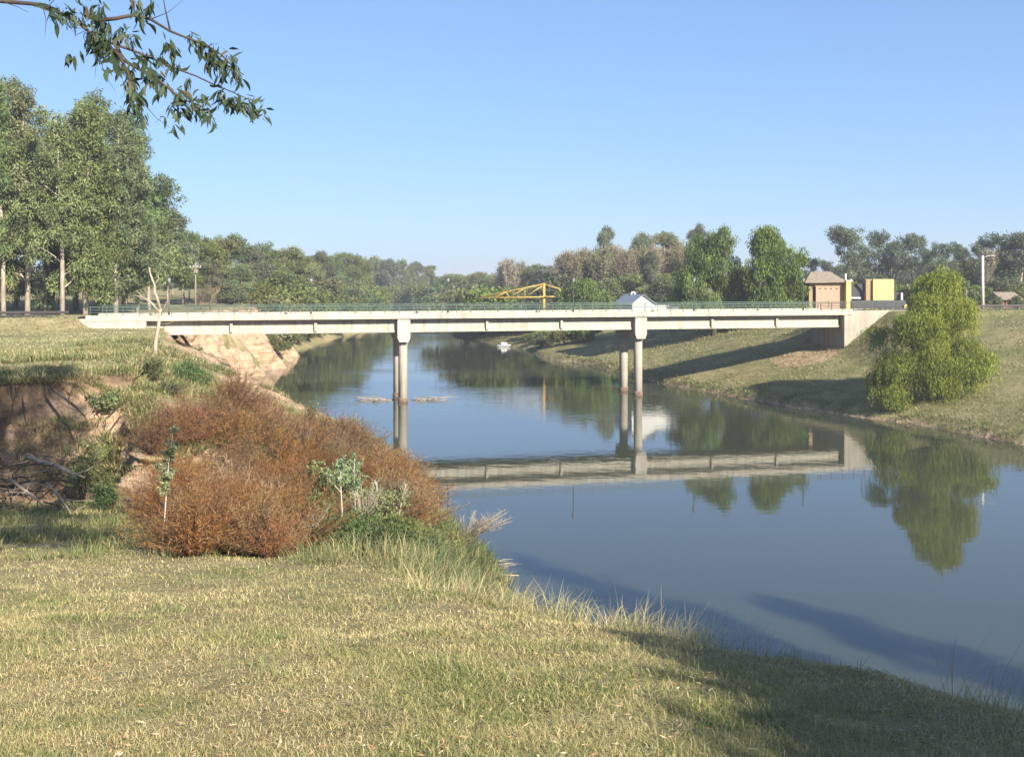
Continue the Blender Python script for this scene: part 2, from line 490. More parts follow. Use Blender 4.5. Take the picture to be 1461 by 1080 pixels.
# rugged faces of the eroded earth bank, each a displaced sheet standing proud of the ground
def resample(pts, step):
    pts = np.array(pts, float); L = np.r_[0, np.cumsum(np.linalg.norm(np.diff(pts[:, :2], axis=0), axis=1))]
    s = np.arange(0, L[-1], step)
    p = np.stack([np.interp(s, L, pts[:, i]) for i in range(pts.shape[1])], 1)
    k = max(1, int(.8/step)); ker = np.ones(2*k+1)/(2*k+1)
    for i in range(2): p[:, i] = np.convolve(np.pad(p[:, i], k, mode='edge'), ker, 'valid')
    return s, p
def cliff_sheet(name, ss, bot, top, out, nv, disp, topsoil, label):
    v = np.linspace(0, 1, nv); n = len(ss)
    S_, V_ = np.meshgrid(ss, v)
    Pn = bot[None]*(1-V_[..., None]) + top[None]*V_[..., None]
    dsp = disp(S_, V_, Pn[..., 2])
    Pn[..., 0] += out[None, :, 0]*dsp; Pn[..., 1] += out[None, :, 1]*dsp
    q = (np.arange(nv-1)[:, None]*n + np.arange(n-1)[None]).ravel()
    ts = topsoil(S_, V_)
    lu = np.full(S_.shape, .3)
    dv = np.gradient(dsp, axis=0)*nv
    br = np.clip(1-.9*sstep(.15, .5, fbm(S_, V_*5, 1.6, 91, 3)), 0, 1)
    cc_ = np.stack([br.ravel(), ts.ravel(), lu.ravel()], 1)
    tag(link(name, mesh_np(name, Pn.reshape(-1, 3), [np.stack([q, q+1, q+1+n, q+n], 1)], M['ground'], cc_, True)), label, None, None, 'structure')
ss, pc = resample([(-34,42.6),(-27,43.8),(-22.9,44.6),(-20.2,45.7),(-18.3,46.3),(-17.3,45.6),(-16.4,43.8),(-15.3,42.3),(-14.4,43.0),(-13.9,44.8)], .09)
tg_ = np.gradient(pc, axis=0); tg_ /= np.linalg.norm(tg_, axis=1)[:, None]; ou = np.stack([tg_[:, 1], -tg_[:, 0]], 1)
ou1 = ou
zt = terrain(pc[:, 0]-ou[:, 0]*.35, pc[:, 1]-ou[:, 1]*.35)+.03
kk = 9; zt = np.convolve(np.pad(zt, kk, mode='edge'), np.ones(2*kk+1)/(2*kk+1), 'valid')
zb_ = terrain(pc[:, 0]+ou[:, 0]*1.3, pc[:, 1]+ou[:, 1]*1.3)-.5
zt = np.maximum(zt, zb_+.4); rim_z = zt
def disp1(S, V, Zv):
    col_ = fbm(S, V*.5, 1.5, 81, 4); pil = fbm(S, V*.25, 3.6, 83, 2)
    d_ = .12 + .75*(1-V)**1.5 + 1.9*np.abs(pil)*(1-V*.5) + 1.5*col_*(.45+.55*np.sin(np.pi*np.clip(V, 0, 1))) + .38*fbm(S, V*4, .7, 85, 3) + .22*fbm(S, V*5.5, .26, 87, 3)
    d_ = d_ - .35*np.exp(-((V-.78)/.13)**2)*(1+1.5*fbm(S, V*0, 1.2, 89, 2)) - .12*sstep(.9, 1, V)
    return np.where(V > .995, -.3, d_)
cliff_sheet('earth_cliff', ss, np.stack([pc[:, 0], pc[:, 1], zb_], 1), np.stack([pc[:, 0], pc[:, 1], zt], 1), ou, 74, disp1,
            lambda S, V: .8*sstep(.74, .95, V + .34*fbm(S, V*4, 1.1, 95, 4))*(1-sstep(13, 15.5, S)), 'rugged pale eroded earth cliff on the left under the grassy plateau')
yy = np.arange(100, 178, .22)
bx = np.interp(yy, [100,104.5,113,128,150,172,180], [-27.5,-30.2,-33,-36.1,-36.3,-38.6,-39.5])
tx = np.interp(yy, [100,104,113,130,150,172,180], [-33.5,-35,-37.4,-39.6,-41.2,-43.6,-44.5])
bot = np.stack([bx, yy, np.full(len(yy), -.4)], 1); top = np.stack([tx, yy, terrain(tx-.8, yy)+.02], 1)
ou = np.tile(np.array([[.9, -.43]]), (len(yy), 1))
def disp2(S, V, Zv):
    ph = S/10.5 + .5*fbm(S, V, 9, 181, 2)
    but = np.abs(np.sin(np.pi*ph))**.7
    shade_notch = 3.2*np.exp(-((S-113.5)/4.5)**2)*np.sin(np.pi*np.clip(.12+V*.88, 0, 1))  # hollow added to darken the cliff where the bridge's shadow falls
    return -shade_notch + (3.4*but-1.1)*(1-V)**.5*np.sin(np.pi*np.clip(.25+V*.75, 0, 1))**.5*1.2 + 1.2*fbm(S, V*7, 2.4, 183, 4) + .5*fbm(S, V*7, .8, 187, 3)
cliff_sheet('earth_cliff', yy, bot, top, ou, 44, disp2, lambda S, V: .5*sstep(.93, .99, V+.05*fbm(S, V*3, 1.5, 195, 2)), 'pale buttressed earth cliff dropping to the water beyond the bridge')

b = MB(); b.add([(-3000,-400,0),(3000,-400,0),(3000,3600,0),(-3000,3600,0)], [(0,1,2,3)])
tag(b.build('river_water', M['water']), kind='structure')

# ------------------------------------------------------------------ bridge (local frame: x along, y away, z up)
ang = math.atan2(U[1], U[0])
def bl(s, Y, z=0):
    p = B0 + U*s + N*Y
    return (p[0], p[1], z)
bridge = empty('road_bridge', bl(0, 0), 'long pale concrete road bridge on twin round columns crossing the river', 'bridge', rz=ang)
WD = 7.6
SE = s_at(1217)
b = MB()
b.box(-.0, SE, 0, .42, 9.03, 9.64); b.box(-.0, SE, WD-.42, WD, 9.03, 9.64)
b.box(0.02, SE-.02, .42, WD-.42, 9.06, 9.36)
b.build('deck', M['concrete'], bridge, bevel=.02)
b = MB(); b.box(0.03, SE-.03, .5, WD-.5, 9.364, 9.40)
b.build('roadway', M['asphalt'], bridge)
ends = [(S_A, S_P1-.72), (S_P1+.72, S_P2-.72), (S_P2+.72, S_B0-.25)]
for a0, a1 in ends:
    for Y in (.95, 3.6, 6.25):
        b = MB()
        b.box(a0, a1, Y, Y+.36, 7.54, 9.06)
        b.box(a0, a1, Y-.1, Y+.46, 7.54, 7.80)
        g_ = b.build('girder', M['concrete'], bridge, bevel=.03)
        if Y < 1:
            for t in (1/3, 2/3):
                s = a0 + (a1-a0)*t
                b = MB(); b.box(s-.14, s+.14, Y-.32, Y-.003, 7.75, 8.75)
                b.build('diaphragm_end', M['concrete'], g_, bevel=.02)
for sp in (S_P1, S_P2):
    pr = MB()
    pr.prism([(sp-.70, 9.02), (sp-.70, 7.0), (sp-.5, 6.5), (sp+.5, 6.5), (sp+.70, 7.0), (sp+.70, 9.02)], .18, WD-.3)
    cap = pr.build('pier_cap', M['concrete'], bridge, bevel=.03)
    for Y in (1.25, 6.2):
        b = MB(); b.lathe([(.50, -2.4), (.50, 6.2), (.53, 6.5)], sp, Y, 28)
        c_ = b.build('column', M['concrete'], cap)
        b = MB(); b.lathe([(.53, -.25), (.575, -.2), (.56, .1), (.57, .3), (.53, .42)], sp, Y, 28)
        b.build('waterline_collar', M['rust_collar'], cap)
# abutments
b = MB(); b.box(0, S_A+.3, .06, WD-.06, 6.4, 9.02); b.box(-1.3, -.02, .1, .9, 6.4, 9.3); b.box(-.9, -.3, .05, .5, 6.2, 8.6)
b.build('abutment', M['concrete'], bridge, bevel=.03)
b = MB()
b.box(S_B0, S_B0+.6, .30, WD-.3, 3.0, 9.02)
b.prism([(S_B0, 3.0), (S_B0+13, 3.0), (S_B0+8.8, 9.2), (S_B0+8.8, 9.56), (SE+.02, 9.56), (SE+.02, 9.02), (S_B0, 9.02)], .10, .55)
b.prism([(S_B0, 3.0), (S_B0+13, 3.0), (S_B0+8.8, 9.2), (S_B0+8.8, 9.56), (SE+.02, 9.56), (SE+.02, 9.02), (S_B0, 9.02)], WD-.55, WD-.1)
b.build('abutment', M['concrete_raw'], bridge, bevel=.02)
# railings
def railing(Y, s0, s1, mat, step, near):
    r = MB()
    r.box(s0, s1, Y-.05, Y+.05, 10.44, 10.52)
    r.box(s0, s1, Y-.025, Y+.025, 10.16, 10.21); r.box(s0, s1, Y-.025, Y+.025, 9.90, 9.95)
    o = r.build('railing', mat, bridge)
    ss = np.arange(s0+.1, s1, step)
    for s in ss:
        b = MB(); b.box(s-.035, s+.035, Y-.035, Y+.035, 9.60, 10.46); b.box(s-.07, s+.07, Y-.07, Y+.07, 9.637, 9.68)
        b.build('post', mat, o)
    return len(ss)
S_GR = s_at(1170)
railing(.21, .3, S_GR, M['green_metal'], 1.56, True)
railing(.21, S_GR+.12, s_at(1294), M['brown_metal'], 1.45, True)
railing(WD-.21, .3, s_at(1290, WD), M['green_metal'], 3.1, False)

# ------------------------------------------------------------------ roads on both sides
for lo, hi, nm in ((-260, -.05, 0), (SE+.05, 330, 1)):
    n = 60
    ss = np.linspace(lo, hi, n)
    V = []; 
    for s in ss:
        for Y in (.6, 3.8, WD-.6):
            x, y, _ = bl(s, Y); V.append((x, y, max(tz(x, y)+.02, 9.40)+.012))
    q = np.array([[3*i+j, 3*i+3+j, 3*i+4+j, 3*i+1+j] for i in range(n-1) for j in range(2)])
    tag(link('road', mesh_np('road', V, [q], M['asphalt'], None, True)), kind='structure')

# guard rails along the approach roads
def guard_rail(s0, s1, Y, label):
    o = empty('guard_rail', bl(s0, Y, 9.4), label, 'guard rail', rz=ang)
    b = MB(); L = s1-s0
    b.prism([(-.03, .45), (-.06, .52), (-.02, .58), (-.06, .64), (-.03, .72), (.02, .72), (.02, .45)], 0, L, 'x')
    b.build('rail', M['brown_metal'], o)
    for s in np.arange(.3, L, 2.6):
        b = MB(); b.box(s-.06, s+.06, .023, .15, -.4, .74)
        b.build('post', M['brown_metal'], o)
guard_rail(-38, -1.6, .3, 'low dark guard rail along the road edge beside the gum grove')
guard_rail(s_at(1296), s_at(1296)+48, .35, 'low dark guard rail on the grass embankment right of the willow')

# ------------------------------------------------------------------ bridge lamps
LL = ['before the gum grove at the grassy end of the bridge', 'before the rounded green bushes, between the first two spans',
      'just right of the first pier', 'left of the white gabled house, near the second pier', 'before the big willows, right of the white house',
      'near the brown roofed house at the far abutment']
LL = ['slim dark lamp post on the bridge before the grassy clearing by the grove',
      'slim dark lamp post on the bridge before the rounded olive bushes, left of first pier',
      'slim dark lamp post on the bridge between first pier and yellow crane',
      'slim dark lamp post on the bridge before the bright green riverside bush',
      'slim dark lamp post on the bridge at left edge of the big willows',
      'slim dark lamp post on the bridge close to the brown roofed house']
lampm = None
for px, lb in zip((241, 443.6, 639, 818, 990, 1146), LL):
    o = empty('street_lamp', bl(s_at(px, .6), .6, 9.37), lb, 'street lamp', 'lamp posts along the bridge')
    if lampm is None:
        b = MB(); b.lathe([(.11, 0), (.11, .5), (.055, .6), (.045, 3.6)], sides=10); mp_ = b.mesh('pole', M['brown_metal'])
        b = MB(); b.lathe([(.07, 3.6), (.13, 3.66), (.20, 4.0), (.20, 4.02)], sides=10); ml_ = b.mesh('lantern', M['lamp_glass'])
        b = MB(); b.lathe([(.24, 4.025), (.20, 4.08), (.05, 4.2), (.03, 4.3)], sides=10); mc_ = b.mesh('lantern_cap', M['brown_metal'])
        lampm = 1
    link('pole', mp_, o); link('lantern', ml_, o); link('lantern_cap', mc_, o)

# ------------------------------------------------------------------ utility poles
def ground_at(px, d):
    x = (px-CX)/F*d
    return np.array([x, d, tz(x, d)])
g0 = ground_at(279, 136)
o = empty('utility_pole', g0, 'grey wooden utility pole with crossarm standing by bare scrub, left bank', 'utility pole')
b = MB(); b.tube([(0,0,-.3),(0,0,6.6)], [.13,.09], 10); b.build('pole', M['wood_pole'], o)
b = MB(); b.box(-.8,.8,-.16,-.07,5.9,6.05); b.box(-.12,.35,-.35,.1,5.2,5.7); b.build('crossarm', M['wood_pole'], o)
for x in (-.7,-.25,.25,.7):
    b = MB(); b.lathe([(.03,6.05),(.06,6.1),(.05,6.22)], x, -.115, 8); b.build('insulator', M['white_wall'], o)
g0 = ground_at(1402, 133)
zt = P(1402, 365, 133)[2]-g0[2]
o = empty('utility_pole', g0, 'tall pale concrete pole with a short lamp arm beside the right road', 'utility pole')
b = MB(); b.tube([(0,0,-.3),(0,0,zt)], [.22,.15], 12); b.build('pole', M['pole'], o)
b = MB(); b.tube([(.1,0,zt-.3),(.6,-.05,zt-.05),(1.1,-.08,zt)], .04, 6); b.build('lamp_arm', M['pole'], o)
b = MB(); b.prism([(1.0,zt-.08),(1.55,zt-.05),(1.5,zt+.09),(1.05,zt+.1)], -.22, .06); b.build('lamp_head', M['lamp_glass'], o)
g0 = ground_at(1379, 136)
o = empty('utility_pole', g0, 'short thin grey post left of the tall concrete pole', 'post')
b = MB(); b.tube([(0,0,-.2),(0,0,P(0,413,136)[2]-g0[2])], [.09,.07], 8); b.build('pole', M['wood_pole'], o)

# ------------------------------------------------------------------ white gabled house behind the bridge
def wpx(px, d): return (px-CX)/F*d
d = 150
ze = P(0,434,d)[2]; za = P(0,421.3,d)[2]; zb = P(0,448,d)[2]-1.2
x0, x1 = wpx(901.5,d), wpx(936.5,d); xm = wpx(917.6,d)
o = empty('gabled_house', ((x0+x1)/2, d, zb), 'white gabled house with grey roof and small arched chimney behind the bridge', 'house')
def rel(b_, name, mat, par=None, bev=0):
    par = par or o
    b_.v = [(v[0]-o.location[0], v[1]-o.location[1], v[2]-o.location[2]) for v in b_.v]
    return b_.build(name, mat, par, bevel=bev)
bk = -5.5   # the ridge runs back and to the left
b = MB()
f = [(x0,d,zb),(x1,d,zb),(x1,d,ze),(xm,d,za),(x0,d,ze)]
bp = [(p[0]-1.9, p[1]+6, p[2]) for p in f]
b.add(f+bp, [(0,1,2,3,4),(9,8,7,6,5),(0,5,6,1),(1,6,7,2),(4,9,5,0)])
rel(b, 'wall', M['white_wall'])
b = MB()
for ex, sg in ((x0-.25, 1), (x1+.25, -1)):
    zz = ze-.16; t = .10
    A = [(ex,d-.3,zz),(xm,d-.3,za+.02),(xm-2.0,d+6.2,za+.02),(ex-2.0,d+6.2,zz)]
    B = [(p[0],p[1],p[2]+t) for p in A]
    b.add(A+B, [(0,3,2,1),(4,5,6,7),(0,1,5,4),(1,2,6,5),(2,3,7,6),(3,0,4,7)])
rf = rel(b, 'roof', M['grey_roof'])
b = MB(); cx_ = wpx(903.2,d+4.2); cw=.40
zc = za-.2; pts=[(cx_-cw,zc-.3),(cx_+cw,zc-.3)]+[(cx_+cw*math.cos(a), zc+.35+.35*math.sin(a)) for a in np.linspace(0,math.pi,9)]
b.prism(pts, d+3.8, d+4.6); rel(b, 'chimney', M['white_wall'])
b = MB(); b.prism([(cx_-.18,zc+.28),(cx_+.18,zc+.28),(cx_+.14,zc+.5),(cx_-.14,zc+.5)], d+3.79, d+3.797); rel(b, 'chimney_opening', M['black'])
# low white wall
x0, x1 = wpx(938,d), wpx(993,d)
o = empty('garden_wall', ((x0+x1)/2, d+1, zb), 'low white wall running on from the gabled house behind the railing', 'wall')
b = MB(); b.box(x0,x1,d+1,d+1.25,zb,P(0,436.6,d)[2])
for x in np.linspace(x0, x1, 4): b.box(x-.16, x+.16, d+.94, d+1.31, zb, P(0,436.0,d)[2])
rel(b, 'wall', M['white_wall'])
b = MB(); b.box(x0-.05,x1+.05,d+.93,d+1.32,P(0,436.0,d)[2],P(0,435.5,d)[2]); rel(b, 'coping', M['white_wall'])

# ------------------------------------------------------------------ brown roofed house
d = 146
zb = P(0,444,d)[2]-.8
def zp(py): return P(0,py,d)[2]
x0, x1 = wpx(1152,d), wpx(1206,d)
o = empty('hip_roof_house', ((x0+x1)/2, d, zb), 'brown hip roofed house with pink front panel and yellow corner pillar', 'house')
b = MB(); b.box(x0+.4, x1, d+.6, d+5.5, zb, zp(403.5)); rel(b, 'wall', M['tan_and_shaded_wall'])  # shadowed wall, its shade put into the tan colour
b = MB(); ap0, ap1 = wpx(1166,d), wpx(1194,d)
b.add([(x0-.4,d-.2,zp(404)),(x1+.2,d-.2,zp(403)),(x1+.2,d+6.2,zp(403)),(x0-.4,d+6.2,zp(404)),
       (x0-.4,d-.2,zp(402.6)),(x1+.2,d-.2,zp(401.6)),(x1+.2,d+6.2,zp(401.6)),(x0-.4,d+6.2,zp(402.6)),
       (ap0,d+3,zp(387.5)),(ap1,d+3,zp(387.5))],
      [(0,3,2,1),(0,1,5,4),(1,2,6,5),(2,3,7,6),(3,0,4,7),(4,5,9,8),(5,6,9),(6,7,8,9),(7,4,8)])
rel(b, 'roof', M['brown_roof'])
b = MB(); b.box(wpx(1164.5,d), wpx(1198,d), d+.1, d+.597, zb, zp(408.5)); pk = rel(b, 'pink_panel', M['pink_wall'])
for px in (1170, 1178, 1186, 1194):
    b = MB(); b.box(wpx(px-1.5,d), wpx(px+1.5,d), d+.092, d+.2, zp(412.6), zp(411.2)); rel(b, 'vent', M['black'], pk)
    bpy.context.view_layer.update()
b = MB(); b.box(wpx(1163,d), wpx(1199.5,d), d+.05, d+.597, zp(408.5)+.003, zp(407.4)); rel(b, 'coping', M['tan_and_shaded_wall'])
b = MB(); b.box(wpx(1161.5,d), wpx(1164.3,d), d+.55, d+.595, zb, zp(410)); rel(b, 'door', M['black'])
b = MB(); b.box(wpx(1206.6,d), wpx(1213.2,d), d-.35, d+1.2, zb, zp(401)); pil = rel(b, 'corner_pillar', M['yellow_paint'])
b = MB(); b.box(wpx(1206.8,d)-.12, wpx(1213.2,d)+.12, d-.45, d+1.3, zp(401)+.003, zp(399.9)); rel(b, 'pillar_cap', M['white_wall'])
b = MB(); b.tube([(wpx(1207.6,d),d+.4,zp(399.8)),(wpx(1207.6,d),d+.4,zp(391.8))], .13, 10); b.lathe([(.2,zp(391.8)),(.2,zp(391)),(.1,zp(390.5))], wpx(1207.6,d), d+.4, 10); rel(b, 'flue_pipe', M['white_wall'])

# ------------------------------------------------------------------ yellow and dark kiosk
x0, x1 = wpx(1213.6,d), wpx(1290,d)
o = empty('kiosk', ((x0+x1)/2, d+2, zb), 'bright yellow block building with dark slate wing and dark terrace wall', 'building')
b = MB(); b.box(wpx(1247,d), wpx(1276.5,d), d+.3, d+.7, zp(428.5), zp(398.8)); rel(b, 'yellow_front', M['yellow_paint'])
b = MB(); b.box(wpx(1238,d), wpx(1276,d), d+.703, d+4.5, zb, zp(399.3)); rel(b, 'wall', M['tan_and_shaded_wall'])  # shaded side of the yellow block, painted darker as tan
b = MB(); b.box(wpx(1236.5,d), wpx(1277,d), d+.8, d+4.7, zp(399.2), zp(398.2)); rel(b, 'roof', M['brown_roof'])
b = MB(); b.box(wpx(1215.6,d), wpx(1237.5,d), d+1.6, d+4.6, zb, zp(405)); b.prism([(wpx(1226,d),zp(405)),(wpx(1237,d),zp(405)),(wpx(1237,d),zp(418))], d+1.2, d+1.59); rel(b, 'slate_wing', M['dark_slate'])
b = MB(); b.box(wpx(1213.4,d), wpx(1215.4,d), d+1.5, d+1.9, zb, zp(405)); rel(b, 'red_post', M['red_trim'])
b = MB(); b.box(wpx(1213.6,d), wpx(1232,d), d+1.1, d+1.59, zp(426.5), zp(424.4)); rel(b, 'white_ledge', M['white_wall'])
b = MB(); b.box(wpx(1213.4,d), wpx(1290,d), d-.5, d+.29, zb, zp(428.8)); rel(b, 'terrace_wall', M['dark_slate'])
b = MB(); b.box(wpx(1278,d), wpx(1286,d), d+.8, d+3, zp(428), zp(417)); rel(b, 'shutter', M['dark_slate'])
b = MB(); b.box(wpx(1286.5,d), wpx(1289,d), d+.2, d+.5, zp(428), zp(418)); rel(b, 'white_pillar', M['white_wall'])
b = MB(); b.box(wpx(1287,d), wpx(1290.5,d), d-.9, d-.55, zb, zp(434)); rel(b, 'gate_pillar', M['yellow_paint'])

# ------------------------------------------------------------------ red brick cottage among the right trees
d = 158
x0, x1 = wpx(1430,d), wpx(1454,d)
o = empty('brick_hut', ((x0+x1)/2, d, 8.8), 'low red brick hut half hidden under trees at the right road', 'house')
b = MB(); b.box(x0,x1,d,d+4.5,8.0,zp(427)); rel(b, 'wall', M['brick'])
b = MB(); b.prism([(d-.5,zp(428)),(d-.5,zp(427)),(d+2.25,zp(417)),(d+5,zp(427)),(d+5,zp(428))], x0-.4, x1+.4, 'x'); rel(b, 'roof', M['brown_roof'])
for a_, c_ in ((.12,.22),(.42,.55),(.74,.86)):
    b = MB(); b.box(x0+(x1-x0)*a_, x0+(x1-x0)*c_, d-.01, d+.05, zp(438), zp(430)); rel(b, 'window', M['black'])

# ------------------------------------------------------------------ yellow boat crane on the far bank
d = 196
def Q(px, py, dd=0): return P(px, py, d) + np.array([0, dd, 0])
xb = wpx(776.5, d); zg = tz(xb, d)
o = empty('boat_crane', (xb, d, zg), 'yellow steel lattice crane with a long jib standing on the far riverbank', 'crane')
b = MB(); b.box(xb-.2, xb+.2, d-.2, d+.2, zg-.3, Q(0,403.8)[2]); rel(b, 'mast', M['yellow_metal'])
b = MB()
for dd in (-.5, .5):
    b.tube([Q(684,425,dd*.2), Q(748.8,424.4,dd), Q(776.5,423.6,dd)], .11, 6)
    b.tube([Q(687,423.6,dd*.2), Q(748.8,411.2,dd), Q(776.5,405,0)], .095, 6)
    for p, q in (((705,424.7),(722,417)),((722,417),(727,424.6)),((727,424.6),(748.8,411.2)),((748.8,411.2),(748.8,424.4)),((749.5,424),(774,407.5))):
        b.tube([Q(*p,dd*.8), Q(*q,dd*.8)], .075, 5)
rel(b, 'jib', M['yellow_metal'])
b = MB()
for dd in (-.5, .5): b.tube([Q(776.5,423.6,dd), Q(799,423.4,dd)], .14, 6)
b.tube([Q(776.5,405.5), Q(800,412.8)], .11, 6); b.tube([Q(799,412.6), Q(799,423.4)], .11, 6)
rel(b, 'counter_jib', M['yellow_metal'])
b = MB(); x_=Q(799,0)[0]; b.box(x_-.6,x_+.5,d-.6,d+.6,Q(0,428)[2],Q(0,423.6)[2]); rel(b, 'counterweight', M['yellow_metal'])

# ------------------------------------------------------------------ moored boat under the crane
dB = 197; xB = wpx(721, dB)
o = empty('moored_boat', (xB, dB, 0), 'small white boat with dark trim moored under the far bank bushes', 'boat', rz=R(8))
o.scale = (.66,.66,.66)
V = []; st = np.linspace(-2.4, 2.4, 9)
for s in st:
    w = .85*(1-max(0, (s-.4)/2.0)**2) if s > .4 else .85
    w = max(w, .03); top = .62 + .12*max(0, s)/2.4
    V += [(s, -w, top), (s, -w*.8, .15), (s, 0, -.22), (s, w*.8, .15), (s, w, top), (s, w*.86, top-.03), (s, 0, top-.28), (s, -w*.86, top-.03)]
q = [[8*i+j, 8*i+(j+1) % 8, 8*i+8+(j+1) % 8, 8*i+8+j] for i in range(8) for j in range(8)]
e = [[7,6,5,4,3,2,1,0], list(range(64,72))]
link('hull', mesh_np('hull', V, [np.array(q), np.array(e)], M['boat'], None, True), o)
b = MB(); b.prism([(-1.3,.62),(.5,.62),(.3,1.35),(-1.2,1.45)], -.55, .55); b.build('cabin', M['boat'], o, bevel=.05)
b = MB(); b.box(-1.05,.1,-.562,-.553,.95,1.25); b.build('window', M['boat_dark'], o)
b = MB(); b.box(-2.4,1.4,-.88,-.855,.42,.60); b.build('rubbing_strake', M['boat_dark'], o)
# ------------------------------------------------------------------ foliage building
def unit(v): return v/(np.linalg.norm(v, axis=-1, keepdims=True)+1e-9)

def leaf_quads(c, axis, L, W, rng, bend=0.0):
    """rhombic leaves: c centre of the base, axis long direction"""
    n = len(c)
    axis = unit(axis)
    r = unit(rng.normal(size=(n, 3)))
    side = unit(np.cross(axis, r))
    L = np.broadcast_to(np.asarray(L, float), (n,))[:, None]; W = np.broadcast_to(np.asarray(W, float), (n,))[:, None]
    nor = np.cross(axis, side)
    V = np.empty((n, 4, 3))
    V[:, 0] = c
    V[:, 1] = c + axis*L*.45 + side*W*.5 + nor*W*bend
    V[:, 2] = c + axis*L
    V[:, 3] = c + axis*L*.45 - side*W*.5 + nor*W*bend
    return V.reshape(-1, 3), (np.arange(n)[:, None]*4 + np.arange(4)[None])

def leaf_col(rng, n, base, vv=.3, hv=.12, clump=None):
    k = 1 + rng.uniform(-vv, vv, n)
    if clump is not None: k = k*clump
    c = np.array(base)[None]*k[:, None]
    y = rng.uniform(-hv, hv, n)
    c = c*np.stack([1+y*1.4, 1+y*.3, 1-y*.6], 1)
    return np.clip(c, 0, 1)

def crown_mesh(name, rng, lobes, ncl, nlf, cr, L, W, base, droop=.5, mat='leaf', shell=.45, flat=.75, cv=.36):
    """lobes: (x,y,z,rx,ry,rz). Clumps of leaf faces spread through the outer part of every lobe"""
    vol = np.array([l[3]*l[4]+l[4]*l[5]+l[3]*l[5] for l in lobes]); cnt = np.maximum(3, (ncl*vol/vol.sum()).astype(int))
    C = []; CB = []
    for l, n in zip(lobes, cnt):
        d = unit(rng.normal(size=(n, 3)))
        r = shell + (1.05-shell)*rng.uniform(0, 1, n)**.7
        C.append(np.array(l[:3])[None] + d*np.array(l[3:6])[None]*r[:, None])
        lb = rng.uniform(.88, 1.12)
        CB.append(rng.uniform(1-cv, 1+cv, n)*lb)
    C = np.concatenate(C); CB = np.concatenate(CB)
    k = len(C)
    sz = cr*rng.uniform(.6, 1.35, k)
    cnts = np.maximum(4, (nlf*(sz/cr)**1.6*rng.uniform(.7, 1.3, k)).astype(int))
    idx = np.repeat(np.arange(k), cnts); n = len(idx)
    off = unit(rng.normal(size=(n, 3)))*(rng.uniform(0, 1, n)**.5)[:, None]*sz[idx][:, None]
    off[:, 2] *= flat
    c = C[idx] + off
    ax = rng.normal(size=(n, 3)) + off/sz[idx][:, None]*.8
    ax[:, 2] -= droop*1.6
    V, q = leaf_quads(c, ax, L*rng.uniform(.6, 1.4, n), W*rng.uniform(.7, 1.3, n), rng)
    cc = leaf_col(rng, n, base, .28, .14, CB[idx])
    return mesh_np(name, V, [q], M[mat], np.repeat(cc, 4, 0))

def limb_mesh(name, rng, trunk, radii, tips, mat, r0=.12, sides=7):
    b = MB(); b.tube(trunk, radii, sides+2)
    tr = [np.asarray(p, float) for p in trunk]
    for t in tips:
        t = np.asarray(t, float)
        # leave the trunk below the tip
        h = [p[2] for p in tr]
        z = max(h[0]+.12*(h[-1]-h[0]), min(h[-1], t[2]-.55*math.hypot(t[0]-tr[0][0], t[1]-tr[0][1])-.3))
        k = 0
        while k < len(tr)-2 and tr[k+1][2] < z: k += 1
        f = np.clip((z-tr[k][2])/max(1e-6, tr[k+1][2]-tr[k][2]), 0, 1)
        s = tr[k]*(1-f)+tr[k+1]*f
        rr = min(r0, .6*(radii[k]*(1-f)+radii[k+1]*f))
        m1 = s+(t-s)*.4+rng.normal(size=3)*.08*np.linalg.norm(t-s)+np.array([0,0,.05*np.linalg.norm(t-s)])
        m2 = s+(t-s)*.75+rng.normal(size=3)*.07*np.linalg.norm(t-s)
        b.tube([s, m1, m2, t], [rr, rr*.7, rr*.45, rr*.15], sides-2)
    return b.mesh(name, M[mat])

GUM = (.175, .225, .09); GUMY = (.18, .18, .075); OLIVE = (.165, .195, .06); DKGREEN = (.08, .115, .042)
BRIGHT = (.19, .28, .06); WILLOW = (.16, .225, .05); TAN = (.36, .29, .195); GREYG = (.18, .195, .115)

def proto_tall_gum(seed, h=26.0, wide=1.0, base=GUM, bark='gum_bark', low=.28, leaves=1.0):
    rng = RS(seed)
    lobes = []
    n = 15
    lean = rng.uniform(-.8, .8, 2)
    for i in range(n):
        f = low + (1-low)*(i+.5)/n
        prof = (math.sin(min(1, (f-low)/(1-low)*1.05+.10)*math.pi*.93))**.7
        rad = (1.1 + 2.5*prof)*wide
        a = rng.uniform(0, 2*math.pi); o = rad*rng.uniform(.2, .85)
        r = rad*rng.uniform(.45, .75)
        lobes.append((lean[0]*f+o*math.cos(a), lean[1]*f+o*math.sin(a), h*f+rng.uniform(-.5, .5), r, r, r*rng.uniform(.9, 1.5)))
    for k in range(2):
        lobes.append((lean[0]+rng.uniform(-.9,.9)*wide, lean[1]+rng.uniform(-.8,.8), h*(.93+.03*k), .9*wide, .9*wide, 1.7))
    cr = crown_mesh('crown', rng, lobes, int(360*leaves), 66, .74, .40, .15, base, .8, shell=.3, flat=1.0)
    trunk = [(0,0,-.4), (rng.uniform(-.15,.15), rng.uniform(-.15,.15), h*.3), (lean[0]*.5, lean[1]*.5, h*.6), (lean[0]*.95, lean[1]*.95, h*.95)]
    rad = [.36, .27, .18, .04]
    tips = [l[:3] for l in lobes[:13]]
    return limb_mesh('trunk', rng, trunk, rad, tips, bark), cr, h

